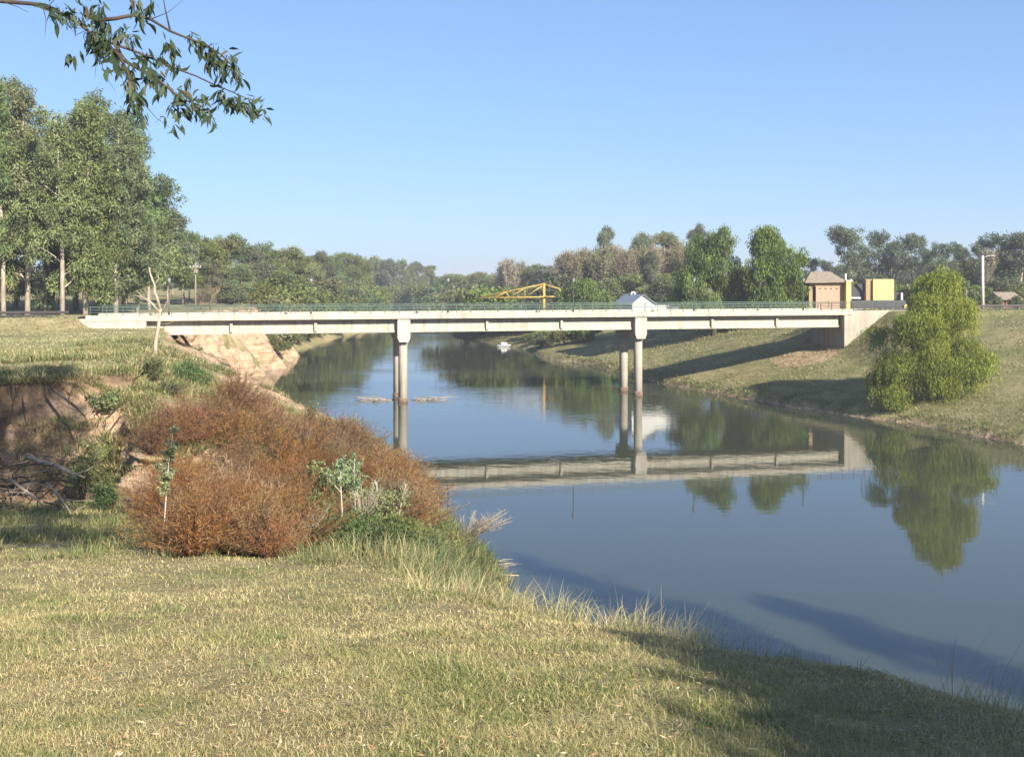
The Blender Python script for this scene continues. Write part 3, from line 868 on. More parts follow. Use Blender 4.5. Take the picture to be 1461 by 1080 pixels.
def proto_round(seed, h=12.0, w=4.5, base=GUM, bark='gum_bark', low=.25, ncl=230, nlf=64, L=.33, W=.17, droop=.4, nl=13, cr=.82):
    rng = RS(seed)
    lobes = []
    for i in range(nl):
        f = low + (1-low)*rng.uniform(.12, .92)
        t = (f-low)/(1-low)
        rad = w*(math.sin(math.pi*min(1, .18+.76*t))**.6)
        a = 2*math.pi*(i*.618); o = rad*rng.uniform(.25, .8)
        r = w*rng.uniform(.30, .46)
        lobes.append((o*math.cos(a), o*math.sin(a), min(h*f, h-r*.75), r, r, r*.85))
    lobes.append((rng.uniform(-.15,.15)*w, 0, h-w*.3, w*.34, w*.34, w*.32))
    c = crown_mesh('crown', rng, lobes, ncl, nlf, cr, L, W, base, droop)
    trunk = [(0,0,-.4), (rng.uniform(-.2,.2), rng.uniform(-.2,.2), h*.25), (rng.uniform(-.4,.4), rng.uniform(-.3,.3), h*.55), (0,0,h*.85)]
    s = h/12
    return limb_mesh('trunk', rng, trunk, [.26*s, .2*s, .13*s, .04], [l[:3] for l in lobes], bark, .11), c, h

def proto_bush(seed, h=4.0, w=3.2, base=OLIVE, L=.26, W=.15, ncl=150, nlf=60, cr=.62):
    rng = RS(seed); lobes = []
    for i in range(12):
        a = 2*math.pi*(i*.618)+rng.uniform(-.3,.3); o = w*rng.uniform(.1, .72)
        top = h*math.sqrt(max(.15, 1-(o/w)**2))
        r = w*rng.uniform(.28, .42)
        lobes.append((o*math.cos(a), o*math.sin(a), max(r*.55, (top-r*.8)*rng.uniform(.55, 1)), r, r, r*.85))
    c = crown_mesh('crown', rng, lobes, ncl, nlf, cr, L, W, base, .25)
    b = MB()
    for i in range(7):
        a = rng.uniform(0, 6.28); rr = w*rng.uniform(.2,.6); z = h*rng.uniform(.5,.85)
        b.tube([(0,0,-.2),(math.cos(a)*rr*.4, math.sin(a)*rr*.4, z*.5),(math.cos(a)*rr, math.sin(a)*rr, z)], [.08,.05,.02], 5)
    return b.mesh('trunk', M['dark_bark']), c, h

def proto_bare(seed, h=13.0, w=2.6, base=TAN, leafn=700):
    """leafless or nearly leafless upright tree: a mist of ascending twigs with a few dry leaves"""
    rng = RS(seed); b = MB()
    b.tube([(0,0,-.4),(rng.uniform(-.2,.2),0,h*.4),(rng.uniform(-.3,.3),rng.uniform(-.3,.3),h*.96)], [.2,.13,.03], 7)
    tips = []
    for i in range(26):
        z0 = h*rng.uniform(.12, .75); a = rng.uniform(0, 6.28)
        ln = (h-z0)*rng.uniform(.35, .7); sp = w*rng.uniform(.35, 1)*(1-.5*z0/h)
        p0 = np.array([0,0,z0]); p2 = np.array([math.cos(a)*sp, math.sin(a)*sp, z0+ln]); p1 = p0*.45+p2*.55+np.array([math.cos(a),math.sin(a),0])*sp*.22
        b.tube([p0,p1,p2], [.065,.04,.015], 4, False)
        tips += [(p0, p1, p2)]*1
    tr = b.mesh('trunk', M['grey_twig'])
    # twigs: slender upward blades
    n = 1500
    k = rng.randint(0, len(tips), n); t = rng.uniform(.25, 1.05, n)[:, None]
    T = np.array([np.stack(x) for x in tips])[k]
    c = T[:,0]*(1-t)**2 + 2*T[:,1]*t*(1-t) + T[:,2]*t*t
    ax = np.stack([rng.normal(0,.55,n), rng.normal(0,.55,n), rng.uniform(.3,1.4,n)], 1)
    V1, q1 = leaf_quads(c, ax, rng.uniform(.5,1.5,n), rng.uniform(.04,.085,n), rng)
    c1 = leaf_col(rng, n, base, .3, .1)
    m = leafn
    k = rng.randint(0, n, m); c2 = c[k]+rng.normal(0,.45,(m,3))
    V2, q2 = leaf_quads(c2, rng.normal(size=(m,3)), rng.uniform(.2,.45,m), rng.uniform(.12,.26,m), rng)
    cc2 = leaf_col(rng, m, (base[0]*.9, base[1]*1.0, base[2]*.8), .3, .2)
    me = mesh_np('crown', np.concatenate([V1,V2]), [np.concatenate([q1, q2+len(V1)])], M['leaf'], np.repeat(np.concatenate([c1,cc2]),4,0))
    return tr, me, h

def willow_crown(name, rng, lobes, ns, base, lmin, lmax, L=.34, W=.075, step=.16, zmin=None):
    """hanging streamers: every strand leaves the top of a lobe, arcs out and falls"""
    area = np.array([l[3]*l[4] for l in lobes]); cnt = (ns*area/area.sum()).astype(int)+2
    VS = []; CS = []; nV = 0
    for l, n in zip(lobes, cnt):
        lb = rng.uniform(.72, 1.25)
        for i in range(n):
            a = rng.uniform(0, 6.283); r = math.sqrt(rng.uniform(.02, 1))
            dx, dy = math.cos(a), math.sin(a)
            x0 = l[0]+dx*l[3]*r*.85; y0 = l[1]+dy*l[4]*r*.85
            z0 = l[2]+l[5]*math.sqrt(max(0, 1-(r*.85)**2))*rng.uniform(.35, 1.0)
            ln = rng.uniform(lmin, lmax)*(.7+.5*l[5]/2.0)
            m = max(4, int(ln/step)); t = (np.arange(m)+rng.uniform(0,1))/m
            out = rng.uniform(.25, .9)*(1-np.exp(-t*3.5))
            dz = .25*np.sin(np.minimum(t*4, math.pi)) - ln*t**1.25
            p = np.stack([x0+dx*out+rng.normal(0,.05,m), y0+dy*out+rng.normal(0,.05,m), z0+dz], 1)
            if zmin is not None: p = p[p[:,2] > zmin + rng.uniform(0,.5)]
            if len(p) == 0: continue
            VS.append(p); CS.append(np.full(len(p), lb*rng.uniform(.72, 1.28)))
    c = np.concatenate(VS); cb = np.concatenate(CS); n = len(c)
    ax = np.stack([rng.normal(0,.42,n), rng.normal(0,.42,n), -rng.uniform(.5,1.2,n)], 1)
    V, q = leaf_quads(c, ax, L*rng.uniform(.7,1.4,n), W*rng.uniform(.7,1.3,n), rng)
    cc = leaf_col(rng, n, base, .22, .14, cb)
    return mesh_np(name, V, [q], M['willow_leaf'], np.repeat(cc,4,0))

def put_tree(name, proto, px, d, top_py, label, cat, group=None, sx=1.0, rz=0, z=None, hh=None, part='trunk'):
    """stand a copy of a proto so that its top reaches photograph row top_py"""
    for _ in range(60):
        x = (px-CX)/F*d
        zg = tz(x, d) if z is None else z
        if zg > .9 or z is not None: break
        d += 4
    tr, cr, h = proto
    s = (P(px, top_py, d)[2]-zg)/h if hh is None else hh/h
    o = empty(name, (x, d, zg-.05 if z is None else tz(x, d)-.05), label, cat, group, rz)
    o.scale = (s*sx, s*sx, s)
    if tr: link(part, tr, o)
    if cr: link('crown', cr, o)
    return o

ORD = ['leftmost','second from the left','third from the left','fourth from the left','fifth from the left','sixth from the left','seventh from the left',
       'eighth from the left','ninth from the left','tenth from the left','eleventh from the left','twelfth from the left','thirteenth from the left',
       'fourteenth from the left','fifteenth from the left','sixteenth from the left','seventeenth from the left','eighteenth from the left','nineteenth from the left','twentieth from the left']
rr = RS(77)

# ---- A: the tall gum grove on the left bank
TG = [proto_tall_gum(11, base=(.19,.24,.085), wide=1.25, low=.22), proto_tall_gum(12, base=GUM, wide=1.3, low=.16), proto_tall_gum(13, base=(.19,.225,.09), wide=1.15, low=.2), proto_tall_gum(14, base=(.15,.195,.09), wide=1.35, low=.10)]
front = [(5,111,135,0,.85),(39,113,122,2,.9),(65,117,215,3,.85),(89,110,165,1,.95),(122,113,140,2,1.0),(165,118,165,3,1.05),(196,124,205,1,.9)]
for i, (px, d, ty, k, sx) in enumerate(front):
    put_tree('eucalyptus_tree', TG[k], px, d, ty, 'tall pale trunked eucalyptus in the front of the left grove, '+ORD[i], 'tree', 'tall eucalyptus grove on the left bank', sx, rr.uniform(0,6))
back = [(-25,128,120,1,1.1),(22,132,160,3,1.1),(74,130,180,0,1.1),(108,134,160,2,1.1),(146,131,150,0,1.1),(178,136,162,1,1.1)]
for i, (px, d, ty, k, sx) in enumerate(back):
    put_tree('eucalyptus_tree', TG[k], px, d, ty, 'tall eucalyptus in the shaded rear row of the left grove, '+ORD[i], 'tree', 'tall eucalyptus grove on the left bank', sx, rr.uniform(0,6))
RG = [proto_round(21, 13, 4.6, GUM), proto_round(22, 13, 5.2, OLIVE), proto_round(23, 13, 4.0, GREYG), proto_round(24, 13, 4.8, (.185,.205,.07))]
put_tree('eucalyptus_tree', RG[1], 157, 122, 335, 'dark leaning low tree with thick black trunk at right end of the grove', 'tree', None, 1.05, 1.0)
put_tree('eucalyptus_tree', RG[0], 213, 138, 285, 'mid height eucalyptus stepping down at the right shoulder of the grove, nearest the tall trees', 'tree', None, .9, 2.0)
put_tree('eucalyptus_tree', RG[2], 240, 146, 295, 'greyish mid height eucalyptus at the grove shoulder, above the dead snag', 'tree', None, .85, 3.0)

# ---- B: the woodland running away along the left bank
mid = [(262,165,330,0),(285,176,333,1),(308,180,342,3),(335,185,336,0),(358,190,352,2),(374,196,346,1),(398,200,357,3),(420,206,354,0),(436,212,364,1),(455,222,360,2),(474,230,366,0),(497,240,361,3),
       (515,250,369,1),(535,262,367,0),(556,272,371,2),(575,285,370,1),(594,300,374,0),(612,318,379,3)]
for i, (px, d, ty, k) in enumerate(mid):
    d = max(d, 50*F/(CX-px)) if px < 520 else d+180
    put_tree('woodland_tree', RG[k], px, d, ty, 'olive green tree in the tall back row of left bank woodland, '+ORD[i], 'tree', 'back row of the left bank woodland', rr.uniform(.85,1.15), rr.uniform(0,6))
BU = [proto_bush(31), proto_bush(32, base=(.165,.185,.06)), proto_bush(33, base=(.12,.15,.065)), proto_bush(34, base=(.15,.21,.06))]
low = [(330,150,402,2),(362,152,398,1),(392,156,392,0),(420,162,396,3),(446,168,391,1),(470,172,400,0),(492,178,394,3),(515,186,398,1),(536,194,392,0),(558,204,396,2),(580,214,393,3),(600,226,396,1),(622,240,394,0),(643,255,391,3)]
for i, (px, d, ty, k) in enumerate(low):
    d = max(d, 46.5*F/(CX-px)) if px < 520 else d+265
    put_tree('rounded_bush', BU[k], px, d, ty, 'low rounded olive bush before the left woodland behind the railing, '+ORD[i], 'bush', 'rounded bushes below the left bank woodland', rr.uniform(1.0,1.3), rr.uniform(0,6))
mid2 = [(300,158,372,2),(345,168,378,0),(380,176,374,1),(412,184,380,3),(440,192,377,0),(468,200,381,2),(500,212,379,1),(528,226,383,0),(556,240,381,3),(585,256,384,1),(612,275,386,2)]
for i, (px, d, ty, k) in enumerate(mid2):
    d = max(d, 48*F/(CX-px)) if px < 520 else d+225
    put_tree('woodland_tree', RG[k], px, d, ty, 'shorter leafy tree between bushes and back row of left woodland, '+ORD[i], 'tree', 'middle row of the left bank woodland', rr.uniform(1.1,1.4), rr.uniform(0,6))
BR = [proto_bare(41, leafn=1500, w=3.2), proto_bare(42, base=(.37,.31,.23), leafn=1100), proto_bare(43, base=(.30,.26,.14), leafn=3000, w=3.4)]
put_tree('leafless_scrub', BR[0], 300, 140, 404, 'grey leafless scrub at the foot of the wooden utility pole', 'bush', None, 2.0, 1.0)
put_tree('leafless_scrub', BR[1], 286, 139, 409, 'small pale leafless scrub just right of the lamp by the clearing', 'bush', None, 2.0, 2.0)

# ---- E: the closing trees across the river bend
for i, (px, d, ty, k) in enumerate([(640,330,392,0),(655,420,391,1),(668,430,394,2),(684,380,389,3),(700,360,393,0),(760,300,377,1),(778,290,381,2),(742,330,387,3),(720,340,392,1)]):
    put_tree('distant_tree', RG[k], px, d, ty, 'distant green tree closing the river bend beyond the bridge, '+ORD[[0,1,2,3,4,7,8,6,5][i]], 'tree', 'distant trees at the river bend', 1.5, rr.uniform(0,6))
for i, (px, d, ty) in enumerate([(716,300,364),(729,296,361),(741,300,366)]):
    put_tree('bare_poplar', BR[1], px, d, ty, 'pale sparse poplar alone on the skyline above the yellow crane jib, '+['left','middle','right'][i]+' of three', 'tree', 'pale poplars above the crane', 1.0, rr.uniform(0,6))
for i, (px, d, ty, k, w_) in enumerate([(665,215,410,0,1.3),(690,222,404,1,1.2),(712,216,400,3,1.2),(738,226,408,2,1.2),(757,224,403,1,1.2)]):
    put_tree('riverside_bush', BU[k], px, d, ty, 'green riverside bush behind and below the yellow crane jib, '+ORD[i], 'bush', 'bushes behind the crane', w_, rr.uniform(0,6))

# ---- F: tan and grey trees right of centre
tan = [(795,240,375,0),(808,232,352,1),(822,228,346,0),(838,230,350,1),(858,226,345,2),(876,232,342,1),(893,226,348,0),(912,230,346,2),(932,226,341,0),(950,232,347,1),(968,228,338,2),(986,222,344,0)]
for i, (px, d, ty, k) in enumerate(tan):
    put_tree('bare_poplar', BR[k], px, d, ty, 'tan half bare poplar in the row left of the big willows, '+ORD[i], 'tree', 'tan half bare poplars beyond the bridge', rr.uniform(1.0,1.25), rr.uniform(0,6))
put_tree('eucalyptus_tree', RG[2], 865, 250, 325, 'grey green tree top poking above the tan poplars behind the white house', 'tree', None, .62, 1.2)
put_tree('eucalyptus_tree', RG[0], 917, 250, 334, 'small round green tree top between tan poplars above the white house', 'tree', None, .7, 1.2)
put_tree('eucalyptus_tree', RG[3], 952, 255, 332, 'broad olive tree top above the tan poplars, left of the willows', 'tree', None, .9, 2.2)
put_tree('eucalyptus_tree', RG[2], 995, 245, 322, 'tall pale grey green tree rising behind the left big willow', 'tree', None, .6, .2)
put_tree('eucalyptus_tree', RG[2], 930, 205, 360, 'dark grey tree among the tan poplars right of the white house', 'tree', None, .7, 4.2)
for i, (px, d, ty, k) in enumerate([(808,206,392,2),(870,212,398,0),(896,214,388,3),(925,200,405,1),(948,196,400,2),(975,205,392,0),(780,214,412,2)]):
    put_tree('riverside_bush', BU[k], px, d, ty, 'brownish green undergrowth bush at the feet of the tan poplars, '+ORD[[1,2,3,4,5,6,0][i]], 'bush', 'undergrowth bushes below the tan poplars', 1.2, rr.uniform(0,6))

# bright green willow bushes by the water, seen above and below the deck
def lobes_px(lst, d, px0, zg, dsp, rng):
    o = []
    for cx, cy, rx, ry in lst:
        s = d/F
        o.append(((cx-px0)*s, rng.uniform(-dsp, dsp), P(0, cy, d)[2]-zg, rx*s, min(rx, 40)*s*1.05, ry*s))
    return o
def willow_px(name, lst, px0, d, label, cat, seed, ns, base, lmin, lmax, dsp, lean=0.0, trunk_r=.4, zg=None, L=.34, W=.075, zmin=.2, step=.16):
    rng = RS(seed); x = (px0-CX)/F*d
    zg = tz(x, d) if zg is None else zg
    lobes = lobes_px(lst, d, px0, zg, dsp, rng)
    o = empty(name, (x, d, zg), label, cat)
    top = max(l[2]+l[5] for l in lobes)
    trunk = [(0,0,-.4), (lean*.3, 0, top*.18), (lean*.8, .1, top*.45), (lean, 0, top*.85)]
    link('trunk', limb_mesh('trunk', rng, trunk, [trunk_r, trunk_r*.8, trunk_r*.5, .06], [(l[0], l[1], l[2]+l[5]*.5) for l in lobes], 'dark_bark', .16), o)
    if ns > 2500:
        ca = crown_mesh('crown', rng, [(l[0], l[1], l[2], l[3]*.86, l[4]*.9, l[5]*.86) for l in lobes], 520, 80, .5, L, W, base, 2.4, 'willow_leaf', .55, 1.5, .48)
        cm = willow_crown('crown', rng, lobes, 3000, base, lmin, lmax*1.15, L, W*.8, step, zmin)
        link('streamers', cm, o); cm = ca
    elif ns: cm = willow_crown('crown', rng, lobes, ns, base, lmin, lmax, L, W, step, zmin)
    else: cm = crown_mesh('crown', rng, [(l[0], l[1], l[2], l[3]*.92, l[4]*.92, l[5]*.92) for l in lobes], 680, 85, .80, .46, .12, base, 2.2, 'willow_leaf', .5, 1.25, .45)
    link('crown', cm, o)
    return o
willow_px('willow_tree', [(812,425,20,16),(832,412,22,18),(852,430,22,20),(826,445,26,18),(850,460,22,18),(800,455,18,15),(815,470,26,14),(780,478,22,10),(845,480,18,10),(762,486,16,8)], 822, 188,
          'bright green bushy willow by the water, right of the yellow crane', 'tree', 51, 1700, BRIGHT, 1.2, 2.6, 2.2, L=.5, W=.16)

# ---- G: the two big willows
willow_px('willow_tree', [(1012,356,34,24),(1024,342,20,14),(984,398,24,22),(1030,388,34,30),(1003,372,24,22),(1052,412,28,26),(1000,440,34,24),(1040,448,34,24),(975,425,18,18),(1056,472,20,14),(1064,436,22,22),(1060,400,20,20)], 1018, 151,
          'big bright green willow, the left of the pair beyond the bridge', 'tree', 52, 0, WILLOW, 1.4, 3.4, 2.4, L=.48, W=.13, trunk_r=.5)
willow_px('willow_tree', [(1098,350,26,24),(1094,336,14,12),(1118,376,32,28),(1086,396,28,34),(1132,412,22,30),(1104,430,36,28),(1076,440,22,24),(1128,448,24,18)], 1106, 148,
          'big bright green willow, the right and taller of the pair beyond the bridge', 'tree', 53, 0, WILLOW, 1.4, 3.4, 2.4, L=.48, W=.13, trunk_r=.5)
for i, (px, d, ty, k) in enumerate([(1058,150,468,3),(1098,158,471,2),(1130,160,472,1),(1150,156,476,2)]):
    put_tree('riverside_bush', BU[k], px, d, ty, ['bright leafy bush under the deck below the left big willow','dark bush in shade under the deck, left of two below the right willow','dark bush in shade under the deck, right of two below the right willow','small green bush under the deck beside the far abutment'][i], 'bush', None, 1.1, rr.uniform(0,6))

# ---- H: gum trees behind the houses on the right bank
HG = [proto_round(61, 13, 4.6, (.14,.17,.105), nlf=50), proto_round(62, 13, 5.0, (.125,.16,.085), nlf=50)]
hh = [(1160,215,368,1,.8),(1182,222,372,0,.8),(1213,205,324,0,1.05),(1252,215,330,1,.7),(1272,222,345,0,.7),(1300,210,334,0,.95),(1325,216,356,1,.8),(1352,205,346,1,.95),(1375,212,352,0,.8),(1398,206,345,1,.7),(1428,190,333,1,1.15),(1458,185,330,0,1.2),(1490,188,335,1,1.2)]
for i, (px, d, ty, k, sx) in enumerate(hh):
    put_tree('eucalyptus_tree', HG[k], px, d, ty, 'grey green gum in the skyline row behind the right bank houses, '+ORD[i], 'tree', 'gum trees behind the right bank houses', sx, rr.uniform(0,6))
put_tree('bare_poplar', BR[1], 1408, 180, 348, 'grey half bare tree right behind the tall concrete pole', 'tree', None, 1.1, .5)
for i, (px, d, ty, k, w_) in enumerate([(1170,176,402,2,1.2),(1222,178,398,1,1.1),(1262,176,392,2,1.1),(1292,170,400,3,1.1),(1318,168,398,1,1.1),(1345,166,402,2,1.1),(1372,165,398,0,1.1),(1396,166,404,3,1.0),(1424,168,398,2,1.1),(1450,168,402,1,1.1),(1475,166,400,0,1.1)]):
    put_tree('roadside_bush', BU[k], px, d, ty, 'leafy bush between houses and gum trees on the right bank, '+ORD[i], 'bush', 'bushes between the right bank houses and gums', w_, rr.uniform(0,6))

# ---- I: the weeping willow on the near right bank
willow_px('weeping_willow', [(1336,408,30,24),(1348,398,18,16),(1318,432,26,20),(1356,442,36,24),(1300,462,34,20),(1264,478,18,14),(1326,478,36,26),(1370,462,24,20),(1380,500,24,22),(1394,515,13,22),
          (1272,520,24,24),(1322,520,36,28),(1366,530,28,24),(1258,545,14,24),(1258,560,14,22),(1284,550,18,26),(1275,565,16,20),(1335,545,24,18)], 1334, 95,
          'weeping willow with hanging yellow green streamers on the near right bank', 'tree', 54, 3000, (.27,.32,.05), .9, 2.5, 1.9, -.4, .3, L=.30, W=.065, step=.13, zmin=-.55)

# ---- riverside bushes down the left bank beyond the cliffs
for i, (y, dx, ty) in enumerate([(168,-3.0,424),(180,-3.0,420),(194,-3.5,416),(210,-3.5,418),(226,-3.5,412),(244,-4,414),(262,-4,410),(282,-5,408),(304,-6,408),(326,-7,404)]):
    xsx = np.interp(y, [150,190,230,280,330], [-36,-40,-40,-36,-40]) + dx
    put_tree('riverside_bush', BU[i % 4], CX+F*xsx/y, y, ty, 'green bush leaning over the left waterline upstream of the bridge, '+ORD[i], 'bush', 'bushes along the left waterline', 1.15, rr.uniform(0,6))
# ---- understory behind the gum grove
for i, (px, d, ty, k) in enumerate([(-40,150,395,0),(-8,165,388,2),(28,158,396,1),(58,170,386,3),(92,160,394,0),(122,172,388,2),(150,165,396,1),(182,190,392,0),(212,205,390,3),(246,215,388,1),(270,200,385,2)]):
    put_tree('understory_tree', RG[k], px, d, ty, 'dark low tree shading the ground behind the gum trunks, '+ORD[i], 'tree', 'understory behind the left grove', 1.5, rr.uniform(0,6))
# ---- trees filling the right skyline behind the gums
for i, (px, d, ty, k) in enumerate([(1200,235,378,0),(1235,240,372,1),(1285,236,370,0),(1318,240,372,1),(1340,232,374,0),(1368,236,372,1),(1392,240,370,0),(1415,200,362,1),(1445,205,360,0),(1470,200,358,1)]):
    put_tree('woodland_tree', RG[[0,1,3][i%3]], px, d, ty, 'low rounded tree filling the gap beneath the right skyline gums, '+ORD[i], 'tree', 'low trees beneath the right skyline gums', 1.35, rr.uniform(0,6))

# ---- bushes closing the view up the river, on the outer shore of the bend
for i, px in enumerate([520, 540, 560, 578, 596, 614, 632, 650, 668]):
    for d in np.arange(300, 620, 4.0):
        if tz((px-CX)/F*d, d) > .95 and seg_dist(np.array([(px-CX)/F*d]), np.array([d]), FAR_SHORE)[0] < 12: break
    put_tree('shore_tree', BU[i % 4], px, d, [408,404,409,403,407,402,406,400,404][i], 'far hazy green tree on the outer shore of the river bend, '+ORD[i], 'tree', 'far trees on the outer shore of the bend', 1.6, rr.uniform(0,6))

# ---- a second file of half bare trees thickening the beige mass right of centre
for i, (px, d, ty, k) in enumerate([(786,262,382,2),(802,256,362,2),(816,252,354,0),(830,248,352,2),(848,246,352,2),(867,248,350,0),(885,246,350,2),(903,250,352,2),(921,248,350,0),(941,246,350,2),(960,246,348,2),(978,242,350,0)]):
    put_tree('bare_poplar', BR[k], px, d, ty, 'beige green thinning poplar in the rear file behind the white house, '+ORD[i], 'tree', 'rear file of thinning poplars', 1.25, rr.uniform(0,6))
for i, (px, d, ty, k) in enumerate([(800,236,398,1),(824,232,390,3),(842,228,396,0),(862,230,388,1),(884,228,394,3),(906,226,390,1),(928,224,396,0),(950,222,390,3)]):
    put_tree('undergrowth_tree', RG[[1,3][k % 2]], px, d, ty, 'olive low tree filling the foot of the beige poplars, '+ORD[i], 'tree', 'olive low trees among the poplars', 1.5, rr.uniform(0,6))
for i, (px, ty, k) in enumerate([(1424,423,0),(1450,421,2)]):
    put_tree('roadside_bush', BU[k], px, 150, ty, 'olive roadside bush partly hiding the red brick hut, '+['left','right'][i]+' of two', 'bush', None, .8, rr.uniform(0,6))

for i, (px, d, ty, k, lb) in enumerate([(838,174,458,3,'bright green bush seen under the deck between mid span and second pier'),(806,176,466,1,'leafy bush under the deck, between the dark bush and the bright one'),
        (772,182,472,2,'dark shaded bush under the deck just right of the small boat'),(752,190,476,0,'low dark bush at the far waterline beside the small boat'),(690,232,474,2,'dark bush hanging over the far water left of the small boat')]):
    put_tree('riverside_bush', BU[k], px, d, ty, lb, 'bush', None, 1.25, rr.uniform(0,6))
for i, y in enumerate([160,171,181,192,203,214,226,238,251,265,280]):
    xsx = np.interp(y, [150,190,230,280,330], [-36,-40,-40,-36,-40]) - 1.6
    put_tree('fringe_bush', BU[(i*3) % 4], CX+F*xsx/y, y, 0, 'low dark bush fringing the left waterline upstream, '+ORD[i]+' of the low fringe', 'bush', 'low bushes fringing the left waterline', 1.1, rr.uniform(0,6), tz(xsx, y)+1.0, rr.uniform(2.4,3.6))
# ------------------------------------------------------------------ near side vegetation
def blades(c, az, elev, L, W, bend, rng):
    """grass blades: 5 vertices each, curving over"""
    n = len(c)
    dh = np.stack([np.cos(az), np.sin(az), np.zeros(n)], 1)
    a = rng.uniform(0, math.pi*2, n); tw = az + math.pi/2 + rng.normal(0, .6, n)
    sd = np.stack([np.cos(tw), np.sin(tw), np.zeros(n)], 1)
    L = L[:, None]; W = W[:, None]; ce = np.cos(elev)[:, None]; se = np.sin(elev)[:, None]; bend = bend[:, None]
    up = np.array([0, 0, 1.0])
    mid = c + (dh*ce + up*se)*L*.55
    e2 = np.cos(np.maximum(elev-bend[:, 0], -.5))[:, None]; s2 = np.sin(np.maximum(elev-bend[:, 0], -.5))[:, None]
    tip = mid + (dh*e2 + up*s2)*L*.45
    V = np.empty((n, 5, 3))
    V[:, 0] = c - sd*W*.5; V[:, 1] = c + sd*W*.5; V[:, 2] = mid + sd*W*.36; V[:, 3] = mid - sd*W*.36; V[:, 4] = tip
    k = np.arange(n)[:, None]*5
    return V.reshape(-1, 3), k + np.array([[0,1,2,3]]), k + np.array([[3,2,4]])

def blade_obj(name, c, az, elev, L, W, bend, colr, rng, label, mat='blade'):
    V, q, t = blades(c, az, elev, L, W, bend, rng)
    me = mesh_np(name, V, [q, t], M[mat], np.repeat(np.clip(colr, 0, 1), 5, 0))
    return tag(link(name, me), label, 'grass', None, 'stuff')

def pick(rng, n, pal, w, jit=.25):
    pal = np.array(pal); k = rng.choice(len(pal), n, p=np.array(w)/np.sum(w))
    return pal[k]*(1+rng.uniform(-jit, jit, n))[:, None]

STRAW = (.47,.385,.18); PALE = (.55,.475,.28); OLV = (.20,.215,.072); GRN = (.13,.18,.05); BRN = (.26,.18,.10)
# ---- lawn in the foreground
rng = RS(5)
n = 560000
py = 782 + 330*rng.uniform(0, 1, n)**.95; px = rng.uniform(-60, 1530, n)
d = 1.5/np.maximum((py-Y0)/F-.2, .045)
d = d*rng.uniform(.96, 1.04, n)
x = (px-CX)/F*d
z = terrain(x, d)
pl = 11.7-.2*d
ok = (pl - z < .9) & (d < 36)
ok &= rng.uniform(0,1,n) < np.clip(.9+2.6*fbm(x, d, 1.3, 215, 4)+1.0*fbm(x, d, .35, 219, 2), .42, 1)
x, d, z = x[ok], d[ok], z[ok]; n = len(x)
pn = fbm(x, d, 1.5, 201, 4); pn2 = fbm(x, d, .45, 207, 3); pn3 = fbm(x, d, 5, 211, 2)
g_ = np.clip(.20 + 1.9*pn + .7*pn2 + 1.5*pn3, 0, 1)[:, None]
cd = pick(rng, n, [STRAW, PALE, BRN, OLV], [.45,.27,.12,.16]); cg = pick(rng, n, [OLV, GRN, STRAW, PALE], [.46,.24,.2,.1])
cc = cd*(1-g_) + cg*g_
mat_ = rng.uniform(0,1,n)
L = rng.uniform(.03, .075, n)*(1+.6*np.clip(pn, -.5, 1)) * (1+.02*d)
blade_obj('grass', np.stack([x, d, z-.004], 1), rng.uniform(0, 6.283, n), np.clip(rng.normal(.42, .40, n), .0, 1.4), L, (.00052*d+.0004)*rng.uniform(.6,1.4,n),
          rng.uniform(.1, 1.1, n), cc, rng, 'short dry straw and olive grass covering the foreground bank')

n = 70000
d = rng.uniform(.8, 5.6, n); x = rng.uniform(-7, 8, n); z = terrain(x, d); g_ = np.clip(.2+1.9*fbm(x, d, 1.5, 201, 4), 0, 1)[:, None]
cc = pick(rng, n, [STRAW, PALE, BRN, OLV], [.45,.27,.12,.16])*(1-g_) + pick(rng, n, [OLV, GRN, STRAW, PALE], [.46,.24,.2,.1])*g_
blade_obj('grass', np.stack([x, d, z-.004], 1), rng.uniform(0, 6.283, n), np.clip(rng.normal(.42, .4, n), 0, 1.4), rng.uniform(.03, .08, n), rng.uniform(.002, .0045, n), rng.uniform(.1, 1.1, n), cc, rng, 'short dry grass at the very foot of the viewer')

# ---- fallen gum leaves and bits of bark lying in the lawn
n = 5000
py = rng.uniform(800, 1095, n); px = rng.uniform(-40, 1500, n); d = 1.5/((py-Y0)/F-.2); x = (px-CX)/F*d; z = terrain(x, d)
ok = ((11.7-.2*d - z) < .4) & (fbm(x, d, 1.1, 231, 3)+.25*rng.normal(size=n) > .02); x, d, z = x[ok], d[ok], z[ok]; n = len(x)
ax = np.stack([rng.normal(size=n), rng.normal(size=n), rng.normal(0,.25,n)+.05], 1)
V, q = leaf_quads(np.stack([x, d, z+rng.uniform(.004,.03,n)], 1), ax, rng.uniform(.02,.07,n), rng.uniform(.005,.012,n), rng, .3)
cl_ = pick(rng, n, [(.45,.32,.20),(.50,.40,.27),(.26,.16,.09),(.36,.21,.12),(.55,.47,.35)], [.3,.25,.2,.15,.1])
tag(link('leaf_litter', mesh_np('leaf_litter', V, [q], M['litter'], np.repeat(cl_,4,0))), 'tan and brown fallen leaves scattered in the foreground grass', 'dead leaves', None, 'stuff')

